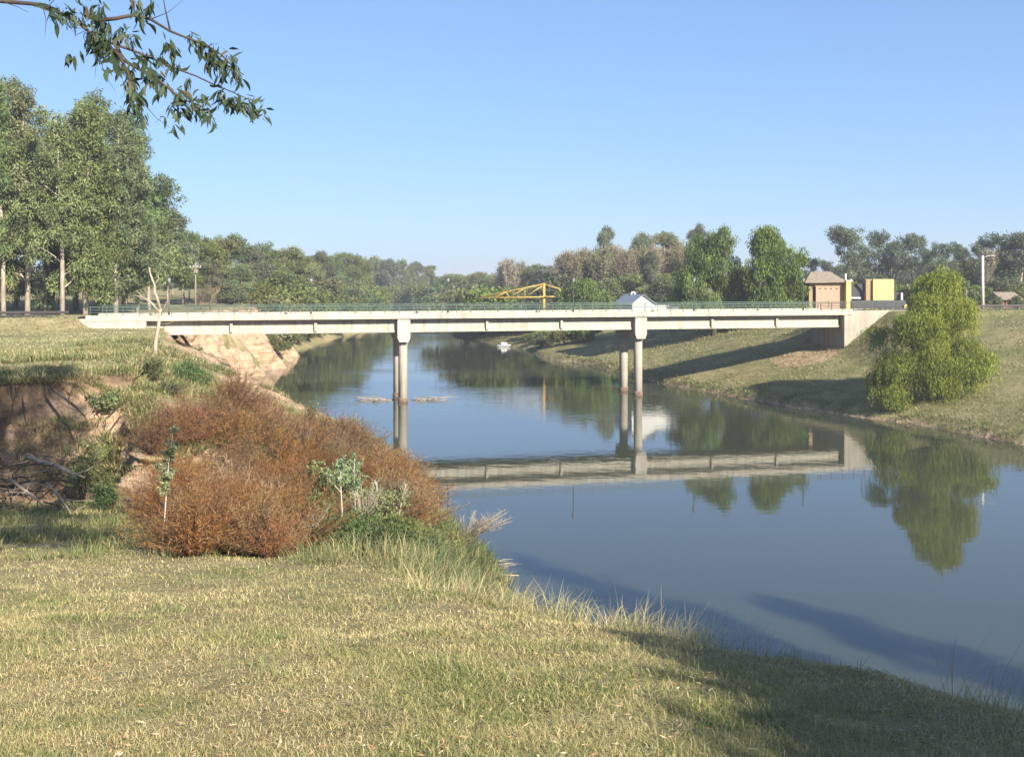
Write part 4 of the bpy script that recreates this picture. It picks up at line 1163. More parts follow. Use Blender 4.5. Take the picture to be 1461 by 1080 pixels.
def tufts(name, pts, rng, nb, Lr, pal, w, label, Wk=.0009, spread=.10, elev=(1.05,.28), bend=(.2,1.2), lean=None):
    m = len(pts); cnt = rng.randint(nb[0], nb[1]+1, m); idx = np.repeat(np.arange(m), cnt); n = len(idx)
    sz = rng.uniform(.6, 1.3, m)
    off = rng.normal(size=(n, 2))*spread*sz[idx][:, None]
    c = pts[idx].copy(); c[:, 0] += off[:, 0]; c[:, 1] += off[:, 1]; c[:, 2] -= .03
    az = np.arctan2(off[:, 1], off[:, 0]) + rng.normal(0, .7, n)
    if lean is not None: az = np.where(rng.uniform(0,1,n) < .45, lean+rng.normal(0,.5,n), az)
    L = rng.uniform(Lr[0], Lr[1], n)*sz[idx]
    pk = pick(rng, m, pal, w, .15)[idx]*(1+rng.uniform(-.3,.3,n))[:, None]
    al = pick(rng, n, pal, w)
    cc = pk*.65+al*.35
    return blade_obj(name, c, az, np.clip(rng.normal(elev[0], elev[1], n), .15, 1.5), L, (Wk*c[:, 1]+.0008)*rng.uniform(.7,1.3,n), rng.uniform(*bend, n), cc, rng, label)

# ---- ragged long dry grass along the brink
n = 60000
py = rng.uniform(815, 1010, n); px = rng.uniform(430, 1540, n); d = rng.uniform(6, 22, n); x = (px-CX)/F*d; z = terrain(x, d)
gap = 11.7-.2*d-z
ok = np.where(gap > .06)[0]
ok = ok[(gap[ok] < .75)]
cl_ = fbm(x[ok], d[ok], 1.0, 241, 3)
ok = ok[cl_ > -.06][:900]
ok = ok[rng.uniform(0,1,len(ok)) < .35+.9*(fbm(x[ok], d[ok], .8, 243, 2) > .05)]
pts = np.stack([x[ok], d[ok], z[ok]], 1)
tufts('long_grass', pts, rng, (6, 20), (.10, .52), [PALE, STRAW, OLV, (.20,.22,.09), BRN], [.26,.32,.22,.1,.1], 'long pale dry grass stems fringing the brink above the water', .00055, .07, (1.05,.30), (.1,1.0), 0.35)

# ---- green weeds and reeds on the bank below the brink
n = 30000
x = rng.uniform(-9, 2.5, n); d = rng.uniform(12, 49, n); z = terrain(x, d)
sdn = seg_dist(x, d, NEAR_SHORE); pxx = CX+F*x/d
ok = np.where((11.7-.2*d-z > .15) & (z > .05) & (pxx > 400) & (pxx < 720) & (z < 8))[0]
ok = ok[fbm(x[ok], d[ok], 2.5, 251, 3) > -.22][:1500]
pts = np.stack([x[ok], d[ok], z[ok]], 1)
tufts('bank_weeds', pts, rng, (16, 32), (.2, .65), [(.10,.15,.05),(.07,.11,.048),(.17,.20,.07),STRAW,(.26,.17,.11)], [.32,.32,.18,.10,.08], 'tangled green and blue green weeds on the slope down to the water', .0007, .20, (1.05,.3), (.1,1.0))

n = 40000
x = rng.uniform(-11, 0, n); d = rng.uniform(17, 49, n); z = terrain(x, d); ok = z > .1; x, d, z = x[ok], d[ok], z[ok]
qx, qy = proj(np.stack([x, d, z+.35], 1))
ok = np.where(inside(qx, qy, [(395,812),(430,765),(480,715),(540,695),(590,715),(640,765),(690,810),(690,835),(640,860),(500,822)]))[0]
ok = ok[fbm(x[ok], d[ok], 2.0, 257, 3) > -.3][:1300]
tufts('slope_weeds', np.stack([x[ok], d[ok], z[ok]], 1), rng, (12, 26), (.15, .55), [(.14,.19,.06),(.09,.13,.055),(.22,.23,.09),STRAW,(.30,.18,.10),(.17,.10,.05)], [.28,.26,.16,.1,.1,.1], 'yellow green weeds and dry stalks among the saplings on the bank', .0007, .22, (1.1,.3), (.1,.9))

# ---- grass on the shaded flat under the left cliff and on the cliff's ledges
n = 9000
px = rng.uniform(-60, 330, n); d = rng.uniform(19, 42, n); x = (px-CX)/F*d; z = terrain(x, d)
ok = np.where(fbm(x, d, 2.5, 261, 3) > -.15)[0][:1500]
tufts('rough_grass', np.stack([x[ok], d[ok], z[ok]], 1), rng, (14, 26), (.14, .42), [(.15,.165,.06), (.17,.20,.06), STRAW, (.09,.125,.04), BRN], [.3,.24,.2,.2,.08], 'rough green grass on the shady flat below the left cliff', .0007, .16, (1.0,.3), (.2,1.1))  # greens toned down to paint in the shade of this flat
n = 50000
x = rng.uniform(-30, -9, n); d = rng.uniform(40, 98, n); z = terrain(x, d)
e = .4; sl = np.hypot(terrain(x+e, d)-terrain(x-e, d), terrain(x, d+e)-terrain(x, d-e))/(2*e)
keep = ((fbm(x, d, 3.2, 271, 3) > np.where(d < 62, -.16, .05)) & (sl < 1.9) & (z > 1)) | ((sl > .4) & (z > 8.0) & (d < 56))
ok = np.where(keep)[0][:6500]
tufts('cliff_grass', np.stack([x[ok], d[ok], z[ok]], 1), rng, (16, 28), (.2, .6), [OLV, (.16,.20,.065), STRAW, BRN, GRN], [.34,.2,.24,.12,.1], 'grass tufts clinging to ledges and rim of the eroded left bank', .0008, .2, (.95,.35), (.3,1.3))

m = len(pc)
ok = np.where(rng.uniform(0,1,m) < .75)[0]; o_ = rng.uniform(-.45, .15, len(ok))
pts = np.stack([pc[ok,0]+ou1[ok,0]*o_, pc[ok,1]+ou1[ok,1]*o_, rim_z[ok]], 1)
pts = np.concatenate([pts, pts+np.array([.2,.3,0])]); pts[:,2] = np.maximum(terrain(pts[:,0], pts[:,1]), pts[:,2]-.1)
tufts('rim_grass', pts, rng, (22, 38), (.18, .55), [OLV, STRAW, BRN, (.16,.20,.065), (.12,.08,.05)], [.3,.26,.16,.16,.12], 'dry grass hanging over the rim of the left earth cliff', .0007, .18, (.55,.5), (.5,1.8))

# tufts rooted on the shelves of the cliff face itself
m = 260; k = rng.randint(60, len(pc)-4, m); vv = rng.uniform(.25, .8, m)
keep = fbm(k*.09, vv*5, 1.6, 341, 3) > .02; k, vv = k[keep], vv[keep]; o_ = .55+.75*(1-vv)**1.5+rng.uniform(0,.5,len(k))
pts = np.stack([pc[k,0]+ou1[k,0]*o_, pc[k,1]+ou1[k,1]*o_, zb_[k]*(1-vv)+rim_z[k]*vv], 1)
tufts('ledge_grass', pts, rng, (22, 40), (.2, .6), [OLV, (.17,.20,.06), STRAW, (.09,.12,.04)], [.34,.26,.22,.18], 'yellow green grass rooted on shelves of the left earth cliff', .0007, .22, (.7,.4), (.4,1.6))

# ---- turf on the left plateau and on the far bank
n = 16000
px = rng.uniform(-60, 260, n); d = 44+60*rng.uniform(0,1,n)**1.3; x = (px-CX)/F*d; z = terrain(x, d)
ok = np.where(inside(x, d, PLATEAU) & (fbm(x, d, 5, 281, 3) > -.25))[0]
tufts('plateau_grass', np.stack([x[ok], d[ok], z[ok]], 1), rng, (5, 8), (.06, .17), [OLV, STRAW, GRN, PALE], [.4,.28,.2,.12], 'short grass on the plateau between cliff and left road', .0007, .22, (.8,.4), (.2,1.0))
n = 30000
x = rng.uniform(8, 75, n); d = rng.uniform(62, 165, n); z = terrain(x, d)
sd_ = seg_dist(x, d, FAR_SHORE)
ok = np.where((z > .12) & (sd_ < 60) & (fbm(x, d, 6, 291, 3) > -.2))[0]
tufts('far_bank_grass', np.stack([x[ok], d[ok], z[ok]], 1), rng, (5, 9), (.10, .26), [OLV, STRAW, GRN, (.25,.22,.10)], [.38,.24,.24,.14], 'short grass and herbs on the sloping far bank', .0007, .35, (.8,.4), (.2,1.0))
n = 9000
x = rng.uniform(8, 60, n); d = rng.uniform(62, 165, n); z = terrain(x, d); sd_ = seg_dist(x, d, FAR_SHORE)
ok = np.where((z > .02) & (sd_ < 2.0))[0]
tufts('shore_weeds', np.stack([x[ok], d[ok], z[ok]], 1), rng, (8, 16), (.2, .6), [OLV, GRN, BRN, (.11,.09,.05)], [.3,.3,.2,.2], 'low weeds fringing the waterline of the far bank', .0007, .3, (.9,.4), (.2,1.0))

# ---- rust coloured feathery shrubs
RUST = [(.23,.105,.037),(.28,.145,.054),(.16,.073,.029),(.28,.18,.105)]
def proto_rust(seed, h=1.55, w=1.15, pal=RUST, ns=125, per=56):
    rng = RS(seed); C = []; A = []; b = MB()
    for i in range(ns):
        a = rng.uniform(0, 6.283); e = math.radians(rng.uniform(28, 88)); L = h*rng.uniform(.7, 1.12)
        t = np.linspace(0, 1, per)
        r = math.cos(e)*L*t*(w/h)*1.25; zz = math.sin(e)*L*(t - .22*math.cos(e)*t*t)
        wob = rng.normal(0, .05, 2)
        p = np.stack([np.cos(a)*r + wob[0]*t*t*2, np.sin(a)*r + wob[1]*t*t*2, zz], 1)
        if i % 3 == 0: b.tube([p[0]-np.array([0,0,.1]), p[per//2], p[-1]], [.014,.009,.003], 3, False)
        k = p[per//5:]; tg = np.gradient(p, axis=0)[per//5:]
        C.append(k); A.append(unit(tg))
    C = np.concatenate(C); A = np.concatenate(A); n = len(C)
    ax = A*.7 + rng.normal(0, .62, (n, 3)) + np.array([0,0,.1])
    V, q = leaf_quads(C, ax, rng.uniform(.07, .19, n), rng.uniform(.007, .015, n), rng)
    clump = 1+.35*np.sin(np.arange(n)/max(1,per*.8)*1.7+rng.uniform(0,6))
    cc = pick(rng, n, pal, [.4,.3,.18,.12], .3)*(.8+.2*clump)[:, None]
    return b.mesh('stem', M['twig_brown']), mesh_np('foliage', V, [q], M['rust_leaf'], np.repeat(np.clip(cc,0,1),4,0)), h
def in_poly(px, py, poly): return inside(np.array([px], float), np.array([py], float), poly)[0]
PR = [proto_rust(301), proto_rust(302, 1.4, 1.3), proto_rust(303, 1.7, 1.1), proto_rust(304, 1.45, 1.25, [(.23,.13,.06),(.28,.185,.10),(.18,.10,.046),(.20,.20,.075)])]
poly = [(212,630),(240,594),(290,576),(348,568),(392,604),(445,614),(518,630),(534,652),(575,668),(604,725),(570,722),(520,690),(470,700),(415,735),(385,760),(300,762),(275,745),(240,715),(222,680)]
rng = RS(9); placed = []
xs_ = rng.uniform(-19, -1.5, 9000); ys_ = rng.uniform(19, 64, 9000); zs_ = terrain(xs_, ys_)
as_, bs_ = proj(np.stack([xs_, ys_, zs_+.8], 1))
ok = np.where((zs_ > .5) & inside(as_, bs_, poly) & (fbm(xs_, ys_, 2.6, 311, 2) > -.26))[0]
for j in ok:
    x, y = xs_[j], ys_[j]; md = .70 + .007*y
    if any((x-q_[0])**2+(y-q_[1])**2 < md*md for q_ in placed): continue
    placed.append((x, y, zs_[j], as_[j], bs_[j]))
    if len(placed) >= 170: break
sc['n_rust'] = len(placed)
placed.sort(key=lambda q_: q_[3])
for i, (x, y, z, a_, b_) in enumerate(placed):
    k = rng.randint(0, 4) if a_ < 470 else rng.choice([2, 3, 3])
    st, fo, h = PR[k]
    o = empty('rust_shrub', (x, y, z-.05), 'feathery rust brown shrub in the withered thicket between cliff and water', 'shrub', 'rust brown shrubs on the bank', rng.uniform(0, 6))
    s = rng.uniform(.6, 1.25)*(.92 if y < 26 else (1.1 if y < 36 else 1.3))
    o.scale = (s*rng.uniform(.95,1.2), s*rng.uniform(.95,1.2), s)
    link('stem', st, o); link('foliage', fo, o)

n = 30000
x = rng.uniform(-19, -2, n); d = rng.uniform(19, 62, n); z = terrain(x, d)
qx, qy = proj(np.stack([x, d, z+.5], 1))
ok = np.where((z > .4) & inside(qx, qy, poly) & (fbm(x, d, 3.0, 321, 3) > .16))[0][:170]
tufts('thicket_weeds', np.stack([x[ok], d[ok], z[ok]], 1), rng, (18, 34), (.7, 1.7), [(.17,.19,.07),(.13,.15,.06),(.26,.22,.12),(.24,.15,.09)], [.3,.25,.25,.2], 'green and straw weeds growing up through the rust thicket', .0005, .25, (1.2,.25), (.1,.7))

# ---- tall clumps and weeds dotted over the lawn
n = 700
py = 800 + 290*rng.uniform(0, 1, n); px = rng.uniform(-40, 1500, n); d = 1.5/((py-Y0)/F-.2); x = (px-CX)/F*d; z = terrain(x, d)
ok = np.where(((11.7-.2*d - z) < .3) & (fbm(x, d, 2.0, 331, 3) > .02))[0]
tufts('lawn_clumps', np.stack([x[ok], d[ok], z[ok]], 1), rng, (14, 40), (.06, .17), [OLV, GRN, (.24,.28,.09), STRAW], [.36,.28,.2,.16], 'greener taller clumps of grass dotted over the dry foreground lawn', .00055, .07, (.9,.35), (.3,1.3))

# ---- leafless grey twig bushes in the thicket
def twig_bush(name, px, py, d, h, w, n, label, mat='grey_twig', seed=1, lean=(0,0), r=.008):
    rng = RS(seed); p0 = P(px, py, d); z = tz(p0[0], d)
    b = MB()
    for i in range(n):
        a = rng.uniform(0, 6.283); e = rng.uniform(.1, 1)*w; L = h*rng.uniform(.6, 1.05)
        p1 = np.array([math.cos(a)*e*.4+lean[0]*.4, math.sin(a)*e*.4+lean[1]*.4, L*.55]); p2 = np.array([math.cos(a)*e+lean[0], math.sin(a)*e+lean[1], L])
        b.tube([(rng.normal()*.06, rng.normal()*.06, -.1), p1, p2], [r*1.3, r, r*.35], 4, False)
        for k in range(3):
            t = rng.uniform(.4, .9); q0 = p1*(1-t)+p2*t
            b.tube([q0, q0+np.array([rng.normal()*.18, rng.normal()*.18, rng.uniform(.08,.35)])*h*.6], [r*.6, r*.25], 3, False)
    return tag(b.build(name, M[mat], None, (p0[0], d, z)), label, 'bush')
twig_bush('twig_bush', 335, 705, 30, 1.9, .75, 46, 'pale grey leafless twig bush standing amid the rust shrubs', 'dead_wood', 3)
twig_bush('twig_bush', 448, 790, 22, 1.0, .45, 22, 'small bare twig bush at the front edge of the rust thicket', 'dead_wood', 4)
twig_bush('twig_bush', 520, 790, 26, 1.3, .6, 34, 'straw coloured dry stalks in the green weeds right of the saplings', 'dead_wood', 5, (.2,0))
twig_bush('twig_bush', 662, 800, 43, 1.3, 1.3, 60, 'bleached tangle of dry twigs overhanging the waterline', 'dead_wood', 6, (1.0,-.2), .012)

for i, (px, py, d, h, w) in enumerate([(290,690,36,1.7,.7),(395,680,38,1.6,.7),(430,640,48,1.7,.8),(370,620,52,1.6,.9),(500,670,44,1.6,.7),(265,740,24,1.3,.5),(380,740,28,1.5,.6)]):
    tag(twig_bush('twig_bush', px, py, d, h, w, 34, 'grey brown dead twigs sticking out of the rust thicket', 'grey_twig' if i % 2 else 'dead_wood', 40+i), None, None, 'grey twigs in the rust thicket')
# ---- green leafy shrubs near
def leafy(name, px, d, py_top, w, label, base, seed, L=.10, W=.05, ncl=60, nlf=40, cr=.26):
    rng = RS(seed); x = (px-CX)/F*d; z = tz(x, d); h = max(.5, P(px, py_top, d)[2]-z)
    lobes = []
    for i in range(11):
        a = i*2.4+rng.uniform(-.4,.4); o = w*rng.uniform(.1,.7); r = w*rng.uniform(.28,.42)
        lobes.append((o*math.cos(a), o*math.sin(a), max(r*.6, (h-r*.8)*rng.uniform(.35,1)), r, r, r*.9))
    o = empty(name, (x, d, z), label, 'shrub')
    b = MB()
    for l in lobes[:7]: b.tube([(0,0,-.1), (l[0]*.4, l[1]*.4, l[2]*.5), l[:3]], [.03,.02,.008], 4, False)
    link('stem', b.mesh('stem', M['twig_brown']), o)
    link('foliage', crown_mesh('foliage', rng, lobes, ncl, nlf, cr, L, W, base, .2), o)
    return o
leafy('green_shrub', 266, 57, 513, 1.55, 'bright green rounded shrub on the bare nose below the bridge end', (.11,.185,.045), 401, .12, .05, 130, 60, .34)
leafy('green_shrub', 215, 52, 512, 1.0, 'olive shrub at the foot of the dead snag, left of the bright green shrub', (.14,.17,.06), 402, .14, .06, 60, 36, .3)
leafy('green_shrub', 238, 50, 545, .8, 'dark olive shrub draped over the bank below the bright green shrub', (.11,.14,.06), 412, .14, .06, 50, 36, .3)
leafy('green_shrub', 150, 46, 575, 1.0, 'yellow green shrub on a ledge of the eroded cliff', (.20,.23,.08), 403, .14, .06, 70, 36, .3)
leafy('green_shrub', 118, 43.5, 610, 1.1, 'lower yellow green shrub sprawling down the cliff ledge', (.22,.25,.085), 404, .14, .06, 70, 36, .3)
leafy('green_shrub', 150, 40.5, 690, .8, 'dark green shrub in the shaded gap between pale earth pillars', (.08,.14,.05), 405, .12, .06, 60, 36, .26)
leafy('green_shrub', 445, 26, 705, .7, 'fresh green leafy shrub among rust shrubs left of the saplings', (.13,.21,.06), 406, .11, .05, 60, 36, .24)
leafy('green_shrub', 475, 31, 655, .9, 'bright leafy shrub topping the thicket behind the saplings', (.14,.20,.07), 407, .12, .055, 70, 36, .26)
leafy('green_shrub', 556, 33, 690, .9, 'yellow green shrub on the water side of the thicket', (.17,.21,.06), 408, .12, .05, 70, 36, .28)
leafy('green_shrub', 604, 35, 722, .9, 'low green shrub nearest the water at the thicket edge', (.16,.22,.07), 409, .12, .05, 70, 36, .28)
leafy('green_shrub', 445, 62, 575, .5, 'small sprig of green leaves rising over the rust thicket before the water', (.20,.27,.13), 410, .13, .06, 16, 16, .3)
leafy('green_shrub', 505, 60, 590, .7, 'taller spray of grey green leaves over the rust thicket before the water', (.20,.26,.13), 411, .13, .06, 22, 18, .34)
leafy('green_shrub', 300, 21, 735, .6, 'olive twiggy shrub at the front foot of the rust thicket', (.19,.20,.09), 413, .08, .03, 40, 30, .2)

for i, (px, d, ty, w, cb) in enumerate([(470,24,742,.75,(.15,.20,.08)),(500,22,770,.7,(.10,.15,.055)),(530,27,745,.85,(.17,.22,.07)),(555,24,778,.8,(.10,.145,.05)),(585,30,752,.9,(.19,.22,.08)),(610,28,782,.8,(.10,.14,.05)),
        (635,38,768,.8,(.22,.21,.09)),(425,24,752,.65,(.17,.19,.08)),(515,34,690,.85,(.13,.19,.06)),(590,24,808,.7,(.09,.13,.045)),(630,28,815,.7,(.11,.16,.07)),(400,22,775,.55,(.20,.19,.09)),
        (545,27,690,.9,(.20,.24,.08)),(520,24,725,.75,(.14,.19,.06)),(575,26,735,.8,(.17,.21,.07)),(480,23,735,.7,(.12,.17,.06)),(575,36,728,.8,(.15,.20,.07)),(600,33,760,.8,(.24,.20,.10)),(450,22,785,.55,(.13,.17,.07)),(530,21,805,.6,(.09,.13,.045)),(560,22,815,.6,(.10,.135,.05)),(655,40,800,.7,(.20,.17,.09)),(490,28,720,.75,(.16,.21,.08))]):
    leafy('weed_shrub', px, d, ty, w, 'small mixed green weedy shrub on the bank between rust thicket and lawn edge', cb, 430+i, .09, .035, 70, 34, .2)['group'] = 'weedy shrubs on the near bank'

def sapling(px, py_base, d, py_top, label, seed, leaf_from=.4, base=(.24,.30,.16), nleaf=260, spread=.22, lean=0.0, L=.085, W=.032):
    rng = RS(seed); x = (px-CX)/F*d; z = tz(x, d); h = P(px, py_top, d)[2]-z
    o = empty('gum_sapling', (x, d, z), label, 'sapling')
    b = MB(); pts = [(0,0,-.1), (lean*.2+.02, 0, h*.35), (lean*.6-.02, .02, h*.7), (lean, 0, h)]
    b.tube(pts, [.016,.013,.009,.003], 6)
    A = np.array(pts); C = []
    for i in range(14):
        t = rng.uniform(leaf_from, .97); k = min(2, int(t*3)); f = t*3-k; p0 = A[k]*(1-f)+A[k+1]*f
        a = rng.uniform(0, 6.28); r = spread*(1.15-t)*rng.uniform(.6,1.4)
        p1 = p0+np.array([math.cos(a)*r, math.sin(a)*r, r*1.2])
        b.tube([p0, p1], [.006,.002], 4, False); C += [p0*(1-u)+p1*u for u in rng.uniform(.2,1.1,max(3,nleaf//14))]
    link('stem', b.mesh('stem', M['pole']), o)
    C = np.array(C); n = len(C)
    ax = np.stack([rng.normal(size=n), rng.normal(size=n), rng.normal(size=n)*.6-.3], 1)
    V, q = leaf_quads(C, ax, L*rng.uniform(.7,1.3,n), W*rng.uniform(.8,1.2,n), rng)
    link('foliage', mesh_np('foliage', V, [q], M['leaf'], np.repeat(leaf_col(rng, n, base, .3, .12),4,0)), o)
sapling(231, 785, 20.5, 606, 'slender young gum with white stem and leafy top before the cliff', 501, .40, (.37,.42,.19), nleaf=1300, spread=.30, lean=.25, L=.095, W=.042)
sapling(487, 770, 25.5, 655, 'pale stemmed sapling in the weeds, left of the close pair', 502, .5, (.27,.36,.16), 420, .5)
sapling(506, 770, 26, 650, 'pale stemmed sapling with spreading leafy top, right of the close pair', 503, .5, (.27,.37,.16), 520, .6)
sapling(548, 765, 29, 684, 'thin bare forked sapling on the water side of the thicket', 504, .5, (.22,.26,.12), 60, .4, -.25)
sapling(566, 765, 30, 690, 'thin crooked bare sapling nearest the water in the thicket', 505, .5, (.22,.26,.12), 50, .4, .3)

# ---- dead snag on the bank edge
dS = 63; p0 = P(221, 512, dS); zS = tz(p0[0], dS)
o = empty('dead_tree', (p0[0], dS, zS), 'bare bleached dead tree with forked top standing before the bridge end', 'dead tree')
def rp(px, py, dd=0): return P(px, py, dS)-np.array([p0[0], dS, zS])+np.array([0, dd, 0])
b = MB(); b.tube([(0,0,-.4), rp(222,490), rp(226,465), rp(229,441)], [.17,.13,.11,.095], 9); b.build('trunk', M['dead_wood'], o)
b = MB(); b.tube([rp(229,442), rp(223,424,.1), rp(220,418,.1), rp(219,407,.2), rp(213,392,.2), rp(210,381,.3)], [.09,.085,.08,.07,.055,.03], 8)
b.tube([rp(219,407,.2), rp(224,398,.3), rp(223,388,.3)], [.05,.03,.01], 5); b.build('branch', M['dead_wood'], o)
b = MB(); b.tube([rp(228,447), rp(218,432,-.2), rp(206,424,-.3), rp(194,421,-.4)], [.07,.055,.04,.02], 7); b.tube([rp(206,424,-.3), rp(201,417,-.4), rp(197,415,-.5)], [.04,.02,.01], 5); b.build('branch', M['dead_wood'], o)
b = MB(); b.tube([rp(229,450), rp(236,437,-.1), rp(239,430,-.2)], [.05,.03,.01], 5); b.tube([rp(228,462), rp(240,462,-.1), rp(250,458,-.2)], [.03,.02,.008], 5); b.build('branch', M['dead_wood'], o)
b = MB()
for a in (0.3,1.6,2.6,4.0,5.2): b.tube([(math.cos(a)*.15, math.sin(a)*.15, .15), (math.cos(a)*.6, math.sin(a)*.6, -.05), (math.cos(a)*1.1, math.sin(a)*1.1, -.6)], [.10,.07,.03], 5)
b.build('root', M['dead_wood'], o)

# ---- fallen limbs under the left cliff
def limb(name, pts, radii, label, mat='dead_wood', twigs=0, seed=1):
    rng = RS(seed); W_ = [P(*p) for p in pts]
    o0 = W_[0].copy()
    b = MB(); b.tube([w_-o0 for w_ in W_], radii, 8)
    for i in range(twigs):
        t = rng.uniform(.1, .95); k = min(len(W_)-2, int(t*(len(W_)-1))); f = t*(len(W_)-1)-k
        s = W_[k]*(1-f)+W_[k+1]*f-o0
        e = s+np.array([rng.normal()*.7, rng.normal()*.4, rng.uniform(-.6,.5)])
        b.tube([s, (s+e)/2+rng.normal(size=3)*.06, e], [radii[0]*.35, radii[0]*.22, .006], 5)
    return tag(b.build(name, M[mat], None, tuple(o0)), label, 'branch')
limb('fallen_branch', [(40,652,39.5),(62,661,39),(80,663,38.8),(97,673,38.4),(121,681,38)], [.085,.10,.07,.075,.025], 'thick pale broken branch jutting right from the brush under the cliff', twigs=7, seed=9)
limb('fallen_branch', [(14,683,38),(30,696,37.5),(48,708,37),(62,722,36.5)], [.055,.06,.045,.015], 'grey fallen branch slanting down at the left, below the thick pale branch', twigs=12, seed=2)
limb('fallen_branch', [(66,688,38),(82,705,37.5),(96,724,37),(104,738,36.5)], [.045,.05,.035,.012], 'thin fallen branch slanting right beneath the thick pale branch', twigs=10, seed=3)
limb('fallen_branch', [(72,553,44.3),(92,568,44),(112,584,43.6),(122,596,43.2)], [.07,.06,.05,.02], 'thin root like branch hanging across the dark upper cliff face', 'dark_bark', twigs=3, seed=4)
b = MB(); rng = RS(21); p0 = P(20, 690, 38.5)
for i in range(110):
    s = np.array([rng.uniform(-2.2, 2.0), rng.uniform(-.9, .8), rng.uniform(-.9, 1.1)]); v = np.array([rng.normal()*.9, rng.normal()*.3, rng.normal()*.5])
    b.tube([s, s+v*.5+rng.normal(size=3)*.08, s+v], [.028, .02, .006], 4, False)
for i in range(9):
    s = np.array([rng.uniform(-2.2, .5), rng.uniform(-.8, .5), rng.uniform(-.5, .9)]); v = np.array([rng.uniform(1.0,2.2), rng.normal()*.3, rng.uniform(-.8,.3)])
    b.tube([s, s+v*.5+rng.normal(size=3)*.1, s+v], [.07, .055, .02], 6)
tag(b.build('brush_pile', M['dark_bark'], None, tuple(p0)), 'dark tangle of fallen twigs and branches heaped under the left cliff', 'brush pile')

b = MB(); rng = RS(88)
for i in range(46):
    k = rng.randint(20, int(len(pc)*.72)); q0 = np.array([pc[k,0]+ou1[k,0]*.45, pc[k,1]+ou1[k,1]*.45, rim_z[k]-rng.uniform(.1,.7)])
    L_ = rng.uniform(.5, 1.9); w1 = rng.normal(0,.18,3); w1[2] = 0
    b.tube([q0-np.array([ou1[k,0],ou1[k,1],0])*.3, q0+np.array([0,0,-L_*.35])+w1+.15*np.array([ou1[k,0],ou1[k,1],0]), q0+np.array([0,0,-L_*.7])+w1*1.4, q0+np.array([0,0,-L_])+w1*2.2], [.03,.022,.014,.004], 4, False)
c0 = pc[60]; b.v = [(v[0]-c0[0], v[1]-c0[1], v[2]-4) for v in b.v]
tag(b.build('hanging_roots', M['twig_brown'], None, (c0[0], c0[1], 4)), 'thin dark roots dangling from the turf rim of the left earth cliff', 'roots', None, 'stuff')

# ---- driftwood caught on the first pier, and at the near waterline
def drift(px0, px1, py, d0, label, seed, n=26, side=1):
    rng = RS(seed); a_ = P(px0, py, d0); b_ = P(px1, py, d0); c0 = (a_+b_)/2; c0[2] = 0; hl = abs(b_[0]-a_[0])/2
    b = MB()
    for i in range(n):
        t = rng.uniform(-1, 1); s = np.array([t*hl*.7, rng.normal()*.8, rng.uniform(-.02,.22)])
        v = np.array([rng.normal()*1.2+side*.5, rng.normal()*.6, rng.uniform(-.15,.42)])
        b.tube([s, s+v*.5+np.array([0,0,rng.uniform(0,.18)]), s+v], [.03,.022,.008], 4)
    b.tube([(-hl*side,0,.03),(0,.1,.1),(hl*side,-.1,.03)], [.045,.04,.015], 5)
    return tag(b.build('driftwood', M['dead_wood'], None, tuple(c0)), label, 'driftwood')
d1 = H*F/(571-Y0)
drift(506, 562, 570, d1, 'pale raft of drift sticks lying left of the first pier at the waterline', 31, 34, -1)
drift(586, 636, 571, d1, 'branching drift limbs caught right of the first pier at the waterline', 32, 26, 1)
b = MB(); rng = RS(33); c0 = np.array([-1.9, 45.2, .03])
for i in range(40):
    s = np.array([rng.uniform(-1.0,1.2), rng.uniform(-.9,.9), rng.uniform(0,.15)]); v = np.array([rng.uniform(.2,1.3), rng.normal()*.3, rng.uniform(-.05,.35)])
    b.tube([s, s+v*.5+np.array([0,0,.08]), s+v], [.03,.022,.006], 4, False)
b.tube([(-.5,-.9,.1),(.8,-1.0,.1),(2.2,-.9,.04)], [.08,.07,.02], 6)
tag(b.build('driftwood', M['dead_wood'], None, tuple(c0)), 'bleached drift twigs reaching out over the water at the near bank', 'driftwood')

# ---- the gum tree beside the viewer: its branch hangs into the top of the view
zb = tz(-6.5, .8)
o = empty('gum_tree', (-6.5, .8, zb), 'near gum tree whose leafy branch hangs across the upper left sky', 'tree')
def lo(p): return np.asarray(p, float)-np.array([-6.5, .8, zb])
rng = RS(601)
lobes = [(1.8,6.2,20.2,2.0,2.0,1.5),(.6,9.2,22.4,2.3,2.2,1.7),(-1.0,11.5,22.6,2.5,2.5,1.8),(-1.4,15,23.2,2.4,2.4,1.9),(-2.8,17.5,25.2,2.6,2.6,1.9),(-3.2,18.2,29,2.6,2.4,2.0),
         (-4,5.5,21,2.6,2.4,1.8),(-6,3,23,2.8,2.6,2.2),(-3,9,26,2.8,2.8,2.2),(-4.5,13.5,27.5,2.6,2.6,2.0)]
lobes = [(*lo(l[:3]), *l[3:]) for l in lobes]
trunk = [lo((-6.5,.8,zb-.5)), lo((-6.3,1.2,15)), lo((-5.4,2.6,18.5)), lo((-4.2,6,22)), lo((-3.4,10,25.5))]
link('trunk', limb_mesh('trunk', rng, trunk, [.42,.34,.27,.18,.06], [l[:3] for l in lobes], 'gum_bark', .14), o)
link('crown', crown_mesh('crown', rng, lobes, 800, 75, .62, .20, .07, (.09,.12,.055), .7), o)
